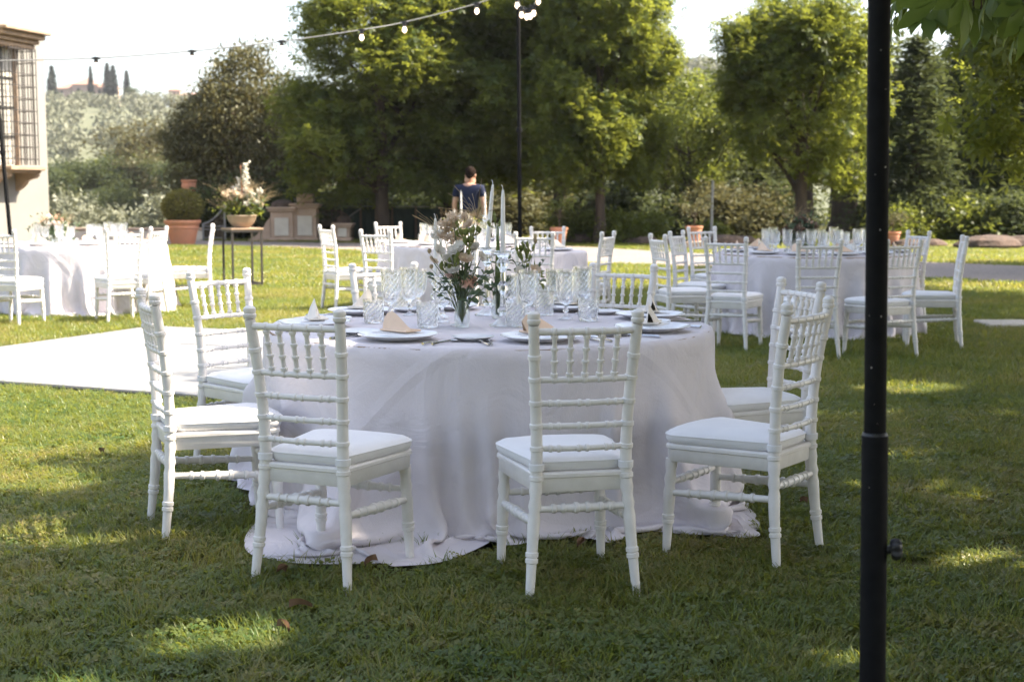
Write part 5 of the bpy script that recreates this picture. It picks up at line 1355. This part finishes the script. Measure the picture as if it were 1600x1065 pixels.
near = tree('shade_chestnut', 42, 5.6, 2.4, (1.0, 1.0, 1.0), 'old chestnut whose leafy bough hangs into the upper right corner', name='old_chestnut_tree', group='old chestnuts shading the lawn', rz=0, gaps=GAPS)
def near_leaf_mesh(seed):
    rr = random.Random(seed); mb = MB(); k = 7
    for i in range(k):
        a_ = (i - 3) * .62 + rr.uniform(-.08, .08); ln = (1 - .16*abs(i - 3)) * rr.uniform(.92, 1.05); c_, s_ = math.cos(a_), math.sin(a_); vs_ = []
        for j in range(7):
            u = j / 6; wd = .24 * math.sin(math.pi * min(1, u**1.55)) * .72 + .004; x = ln*u; z = -.55 * ln * u**2 + .03*math.sin(u*9)
            for q in (-1, 0, 1): y = q * wd; vs_.append((x*c_ - y*s_, x*s_ + y*c_, z + (.05*abs(q)*wd*4)))
        mb.add(vs_, [(j*3+q, j*3+q+1, j*3+q+4, j*3+q+3) for j in range(6) for q in (0, 1)])
    mb.tube([(-.5, 0, .25), (-.2, 0, .07), (0, 0, 0)], [.012, .011, .016], 5)
    me = mb.mesh('leaf', M['near_leaf']); at_ = me.attributes.new('tint', 'FLOAT', 'POINT'); at_.data.foreach_set('value', np.repeat(rr.uniform(.2, .9), len(me.vertices)).astype(np.float32) + np.random.default_rng(seed).normal(0, .06, len(me.vertices)).astype(np.float32)); return me
LM = [near_leaf_mesh(s_) for s_ in (1, 2, 3, 4)]
rgn = np.random.default_rng(77); O = near.location
tw = MB(); hub = at(1530, -60, 5.2) - O
tw.tube([(0, 0, 3.6), tuple((hub*.5) + Vector((0, 0, 2.0))), tuple(hub + Vector((.5, 0, .35))), tuple(hub)], [.09, .06, .03, .018], 7)
spots = [(1470, 22, 5.0, .20), (1450, 40, 5.1, .19), (1500, 12, 4.9, .2), (1425, -8, 5.3, .17), (1520, 40, 5.3, .18), (1560, -4, 5.0, .2), (1598, 30, 4.7, .20), (1618, 62, 4.6, .18), (1480, -22, 5.3, .2), (1540, 62, 5.9, .15), (1412, 28, 5.9, .14), (1575, 20, 5.7, .17), (1440, 8, 5.6, .17), (1610, -10, 5.2, .2), (1510, -14, 5.6, .18), (1590, 80, 5.8, .14), (1405, -14, 5.6, .16), (1570, -30, 4.8, .22), (1640, 20, 5.0, .2), (1398, 52, 6.2, .12)] + [(float(a), float(b), float(c), .12) for a, b, c in zip(np.random.default_rng(9).uniform(1400, 1620, 26), np.random.default_rng(10).uniform(-25, 62, 26), np.random.default_rng(11).uniform(5.2, 6.6, 26))]
for k, (px, py, Y, s_) in enumerate(spots):
    q = at(px, py - 22, Y) - O; tw.tube([tuple(hub + Vector((rgn.uniform(-.1, .2), rgn.uniform(-.1, .1), .02))), tuple((hub + q)*.5 + Vector((0, 0, .06))), tuple(q + Vector((0, 0, .02)))], [.009, .006, .004], 5, False)
    o = obj('leaf', LM[k % 4], near, q); o.scale = (s_ * .82,)*3; o.rotation_euler = (rgn.normal(0, .35), rgn.normal(.75, .3), rgn.uniform(0, 6.28))
tw.build('bough', M['bark'], near)

# ------------------------------------------------------------------ person seen from behind beyond the middle table
def person(loc, rz):
    root = thing('person', 'person in navy T-shirt with short dark hair walking away beyond the tables', 'person', loc, rz)
    def skin(name, joints, edges, m, par=root, lv=2, rootv=0):
        me = bpy.data.meshes.new(name); me.from_pydata([j[0] for j in joints], edges, []); me.materials.append(m)
        o = obj(name, me, par); sk = o.modifiers.new('skin', 'SKIN'); sk.use_smooth_shade = True
        lay = me.skin_vertices[0] if me.skin_vertices else None
        if lay is None:
            bm_ = __import__('bmesh').new(); bm_.from_mesh(me); bm_.verts.layers.skin.verify(); bm_.to_mesh(me); bm_.free(); lay = me.skin_vertices[0]
        for v, j in zip(lay.data, joints): v.radius = j[1] if hasattr(j[1], '__len__') else (j[1], j[1])
        lay.data[rootv].use_root = True
        s_ = o.modifiers.new('sub', 'SUBSURF'); s_.levels = s_.render_levels = lv; return o
    # body: pelvis, spine, neck, head, arms, legs (walking stride, head turned to the right)
    J = [((0, 0, .90), (.15, .11)), ((0, .0, 1.06), (.135, .10)), ((0, .02, 1.24), (.16, .115)), ((0, .02, 1.36), (.12, .09)), ((.005, .03, 1.44), .052), ((.01, .045, 1.52), (.072, .085)), ((.014, .05, 1.60), (.076, .092)), ((.014, .045, 1.645), (.055, .065)),
         ((-.185, .02, 1.36), .058), ((-.245, .0, 1.11), .043), ((-.25, .06, .90), .034), ((-.25, .085, .80), (.022, .035)),
         ((.185, .02, 1.36), .058), ((.25, -.01, 1.11), .043), ((.255, .03, .90), .034), ((.255, .055, .80), (.022, .035)),
         ((-.09, .02, .82), .088), ((-.10, .10, .46), .058), ((-.10, .04, .09), .040), ((-.10, .16, .035), (.042, .032)),
         ((.09, .0, .82), .088), ((.10, -.04, .46), .058), ((.10, -.20, .11), .040), ((.10, -.08, .035), (.042, .032))]
    E_ = [(0, 1), (1, 2), (2, 3), (3, 4), (4, 5), (5, 6), (6, 7), (3, 8), (8, 9), (9, 10), (10, 11), (3, 12), (12, 13), (13, 14), (14, 15), (0, 16), (16, 17), (17, 18), (18, 19), (0, 20), (20, 21), (21, 22), (22, 23)]
    body = skin('body', J, E_, M['skin'])
    for s_ in (-1, 1):
        for k in range(4):
            x = s_*.25 + (k - 1.5)*.013; y0 = .088; skin('finger', [((x, y0, .80), .009), ((x, y0 + .012, .765 - .004*(k in (1, 2))), .008), ((x, y0 + .006, .735 - .006*(k in (1, 2))), .007)], [(0, 1), (1, 2)], M['skin'], root, 1)
        skin('thumb', [((s_*.235, y0 - .01, .83), .010), ((s_*.225, y0 + .025, .80), .009), ((s_*.225, y0 + .035, .775), .008)], [(0, 1), (1, 2)], M['skin'], root, 1)
    sh = [((0, 0, .88), (.172, .13)), ((0, .0, 1.06), (.158, .12)), ((0, .02, 1.24), (.182, .132)), ((0, .02, 1.365), (.14, .105)), ((0, .028, 1.415), .066), ((-.195, .02, 1.365), .074), ((-.232, .01, 1.20), .066), ((.195, .02, 1.365), .074), ((.235, .005, 1.20), .066)]
    skin('shirt', sh, [(0, 1), (1, 2), (2, 3), (3, 4), (3, 5), (5, 6), (3, 7), (7, 8)], M['plum'])
    tr = [((0, 0, .90), (.165, .125)), ((-.092, .02, .80), .105), ((-.102, .10, .46), .075), ((-.10, .04, .11), .062), ((.092, 0, .80), .105), ((.102, -.04, .46), .075), ((.10, -.20, .13), .062)]
    skin('trousers', tr, [(0, 1), (1, 2), (2, 3), (0, 4), (4, 5), (5, 6)], M['trousers'])
    n_, m_ = 26, 16; rr = random.Random(3); vs_ = []
    for i in range(m_ + 1):
        t = math.pi * .80 * i / m_
        for k in range(n_):
            a_ = 2*math.pi*k/n_; f = math.sin(a_); lim = .62 + .38 * max(0, -f) if True else 1
            tt = t * lim; q = 1.0 + rr.uniform(-.05, .05) + .04*math.sin(a_*9 + i)
            sn = math.sin(tt) if tt < 1.57 else 1 - .22*(tt - 1.57); vs_.append((.014 + .088*q*sn*math.cos(a_), .046 + .102*q*sn*math.sin(a_), 1.605 + .108*q*math.cos(tt)))
    MB().add(vs_, [(i*n_+k, i*n_+(k+1) % n_, i*n_+n_+(k+1) % n_, i*n_+n_+k) for i in range(m_) for k in range(n_)]).build('hair', M['hair'], root)
    for s_ in (-1, 1): MB().ball((.014 + s_*.080, .045, 1.565), 1, 8, 6, (.012, .022, .032)).build('ear', M['skin'], root)
    MB().tube([(.03, .135, 1.58), (.034, .158, 1.555), (.032, .14, 1.545)], [.008, .014, .010], 7).build('nose', M['skin'], root)
    for s_ in (-1, 1): MB().ball((.022 + s_*.032, .128, 1.585), .011, 8, 6).build('eye', M['plate'], root)
    MB().ball((.026, .136, 1.515), 1, 8, 5, (.024, .008, .006)).build('mouth', M['pink_petal'], root)
    for s_ in (-1, 1):
        y = .12 if s_ < 0 else -.12
        MB().ball((s_*.10, y, .045), 1, 12, 8, (.05, .125, .05)).build('shoe', M['black_plastic'], root)
p = at(733, 380, 23.0); person((p.x, 23.0, 0), R(-14))

# ------------------------------------------------------------------ grass, fallen leaves, cable
def tuft(seed, n, spread, hmin, hmax, wd, clover=0):
    r = np.random.default_rng(seed); V, F = [], []
    for k in range(n):
        a = r.uniform(0, 6.28); q = spread * math.sqrt(r.uniform()); bx, by = q*math.cos(a), q*math.sin(a); h = r.uniform(hmin, hmax); b = r.uniform(0, 6.28); ln = h * r.uniform(.3, 1.3); c, s = math.cos(b), math.sin(b); w_ = wd * r.uniform(.6, 1.2)
        o = len(V)
        V += [(bx - s*w_, by + c*w_, 0), (bx + s*w_, by - c*w_, 0), (bx + c*ln*.4 + s*w_*.8, by + s*ln*.4 - c*w_*.8, h*.65), (bx + c*ln*.4 - s*w_*.8, by + s*ln*.4 + c*w_*.8, h*.65), (bx + c*ln - s*w_*.15, by + s*ln + c*w_*.15, h), (bx + c*ln + s*w_*.15, by + s*ln - c*w_*.15, h)]
        F += [(o, o+1, o+2, o+3), (o+3, o+2, o+5, o+4)]
    for k in range(clover):
        a = r.uniform(0, 6.28); q = spread * math.sqrt(r.uniform()); cx, cy_, cz = q*math.cos(a), q*math.sin(a), r.uniform(hmin, hmax)*.8; ph = r.uniform(0, 6.28); L_ = r.uniform(.011, .020); tx, ty = r.normal(0, .35, 2)
        for j in range(3):
            b = ph + j*2.094; o = len(V)
            for u, v in ((0, 0), (.75, .5), (1.0, 0), (.75, -.5)):
                x = L_*(u*math.cos(b) - v*math.sin(b)); y = L_*(u*math.sin(b) + v*math.cos(b)); V.append((cx + x, cy_ + y, cz + tx*x + ty*y - .2*L_*abs(v)))
            F.append((o, o+1, o+2, o+3))
    me = bpy.data.meshes.new('grass_tuft'); me.from_pydata(V, [], F); me.materials.append(M['grass']); return bpy.data.objects.new('grass_tuft', me)

def grass_patch(name, tufts, pts, smin, smax, seed, label_kind='stuff'):
    r = np.random.default_rng(seed); n = len(pts)
    me = bpy.data.meshes.new(name); me.vertices.add(n); me.vertices.foreach_set('co', np.asarray(pts, np.float32).ravel())
    for an, ty, dat in (('rz', 'FLOAT', r.uniform(0, 6.28, n)), ('sc', 'FLOAT', r.uniform(smin, smax, n)), ('pick', 'INT', r.integers(0, len(tufts), n))):
        a = me.attributes.new(an, ty, 'POINT'); a.data.foreach_set('value', dat.astype(np.float32 if ty == 'FLOAT' else np.int32))
    c = bpy.data.collections.new(name + '_blades')
    for t in tufts: c.objects.link(t)
    ng = bpy.data.node_groups.new(name, 'GeometryNodeTree'); ng.interface.new_socket('Geometry', in_out='INPUT', socket_type='NodeSocketGeometry'); ng.interface.new_socket('Geometry', in_out='OUTPUT', socket_type='NodeSocketGeometry')
    N = ng.nodes; gi, go = N.new('NodeGroupInput'), N.new('NodeGroupOutput'); ip = N.new('GeometryNodeInstanceOnPoints'); ci = N.new('GeometryNodeCollectionInfo')
    ci.inputs['Collection'].default_value = c; ci.inputs['Separate Children'].default_value = True; ci.inputs['Reset Children'].default_value = True
    def attr(nm, ty):
        q = N.new('GeometryNodeInputNamedAttribute'); q.data_type = ty; q.inputs['Name'].default_value = nm; return q.outputs['Attribute']
    cx = N.new('ShaderNodeCombineXYZ'); ng.links.new(attr('rz', 'FLOAT'), cx.inputs[2])
    m2p = N.new('GeometryNodeMeshToPoints'); ng.links.new(gi.outputs[0], m2p.inputs[0]); ng.links.new(m2p.outputs[0], ip.inputs['Points'])
    ng.links.new(ci.outputs[0], ip.inputs['Instance']); ip.inputs['Pick Instance'].default_value = True
    ng.links.new(attr('pick', 'INT'), ip.inputs['Instance Index']); ng.links.new(cx.outputs[0], ip.inputs['Rotation']); ng.links.new(attr('sc', 'FLOAT'), ip.inputs['Scale'])
    ng.links.new(ip.outputs[0], go.inputs[0])
    o = obj(name, me); o.modifiers.new('blades', 'NODES').node_group = ng; return tag(o, kind='stuff')

def lawn_points(y0, y1, dens, seed, wide=.55, extra=2.0):
    r = np.random.default_rng(seed); xm = wide*y1 + extra; n = int((y1 - y0) * 2 * xm * dens)
    x, y = r.uniform(-xm, xm, n), r.uniform(y0, y1, n); k = np.abs(x) < wide*y + extra
    ne, fa = path_edges(x); k &= ~((y > ne - .05) & (y < fa + .05))
    dx, dy = x - A0.x, y - A0.y; u = dx*U.x + dy*U.y; v = dx*Vv.x + dy*Vv.y; k &= ~((u > -.06) & (u < Ls + .06) & (v > -.06) & (v < Ls + .06))
    x, y = x[k], y[k]
    lw = DR[DR[:, 2] < .045][:, :2]; c_, s_ = math.cos(MAIN_RZ), math.sin(MAIN_RZ); lw = lw @ np.array([[c_, s_], [-s_, c_]]) + np.array([MT.x, MT.y])
    nr = np.where(np.hypot(x - MT.x, y - MT.y) < 2.3)[0]; keep = np.ones(len(x), bool)
    if len(nr):
        for i0 in range(0, len(nr), 500):
            q = nr[i0:i0+500]; d2 = ((x[q, None] - lw[None, :, 0])**2 + (y[q, None] - lw[None, :, 1])**2).min(1); keep[q] = d2 > .035**2
    x, y = x[keep], y[keep]; return np.stack([x, y, np.zeros_like(x)], 1)
near_t = [tuft(1, 44, .085, .025, .055, .0021), tuft(2, 36, .085, .02, .05, .0022, 6), tuft(3, 20, .085, .02, .045, .0022, 18), tuft(4, 46, .085, .03, .062, .0019), tuft(5, 12, .08, .02, .04, .0024, 26)]
mid_t = [tuft(6, 34, .13, .03, .06, .0032), tuft(7, 34, .13, .025, .055, .0034), tuft(8, 26, .13, .03, .065, .0030)]
far_t = [tuft(9, 30, .26, .03, .06, .008), tuft(10, 30, .26, .03, .055, .009)]
grass_patch('grass', near_t, lawn_points(2.2, 9.5, 330, 1), .75, 1.2, 1)
grass_patch('grass', mid_t, lawn_points(9.5, 19, 130, 2), .8, 1.25, 2)
grass_patch('grass', far_t, lawn_points(19, 45, 26, 3, .6), .8, 1.2, 3)

rl = np.random.default_rng(12)
for k, (px, py) in enumerate(((437, 911), (583, 897), (470, 968), (440, 1003), (905, 868), (160, 720), (1255, 800))):
    p = ground(px, py); n_ = 7; s_ = rl.uniform(.022, .038); vs_ = []
    for i in range(n_):
        u = i/(n_-1); wd = .5*math.sin(math.pi*min(.98, u**.8 + .02))*s_
        for q in (-1, 0, 1): vs_.append((s_*(u*2 - 1), wd*q, .012 + .012*abs(q)*(1 + u) + .01*math.sin(u*3)))
    o = MB().add(vs_, [(i*3+j, i*3+j+1, i*3+j+4, i*3+j+3) for i in range(n_-1) for j in (0, 1)]).build('fallen_leaf', M['dead_leaf'])
    o.location = (p.x, p.y, .028); o.rotation_euler = (rl.normal(0, .3), rl.normal(0, .3), rl.uniform(0, 6)); tag(o, 'curled brown dead leaf lying in the shaded grass', 'leaf', 'dead leaves in the grass')
pts = [ground(px, py) + Vector((0, 0, .022)) for px, py in ((1395, 768), (1440, 772), (1490, 771), (1540, 778), (1610, 781), (1700, 775))]
tag(MB().tube(pts, .004, 5).build('ground_cable', M['cord']), 'thin black cable lying in the grass right of the thick pole', 'cable')
# ------------------------------------------------------------------ summer haze over the valley
hm = bpy.data.materials.new('haze'); hm.use_nodes = True; ht = hm.node_tree
ht.nodes.remove(ht.nodes['Principled BSDF']); pv = ht.nodes.new('ShaderNodeVolumePrincipled')
pv.inputs['Color'].default_value = (.93, .95, 1.0, 1); pv.inputs['Density'].default_value = .00022; pv.inputs['Anisotropy'].default_value = .3
ht.links.new(pv.outputs[0], ht.nodes['Material Output'].inputs['Volume'])
tag(MB().box((30, 305, 22), (1000, 860, 96)).build('haze', hm, None, False), kind='stuff')
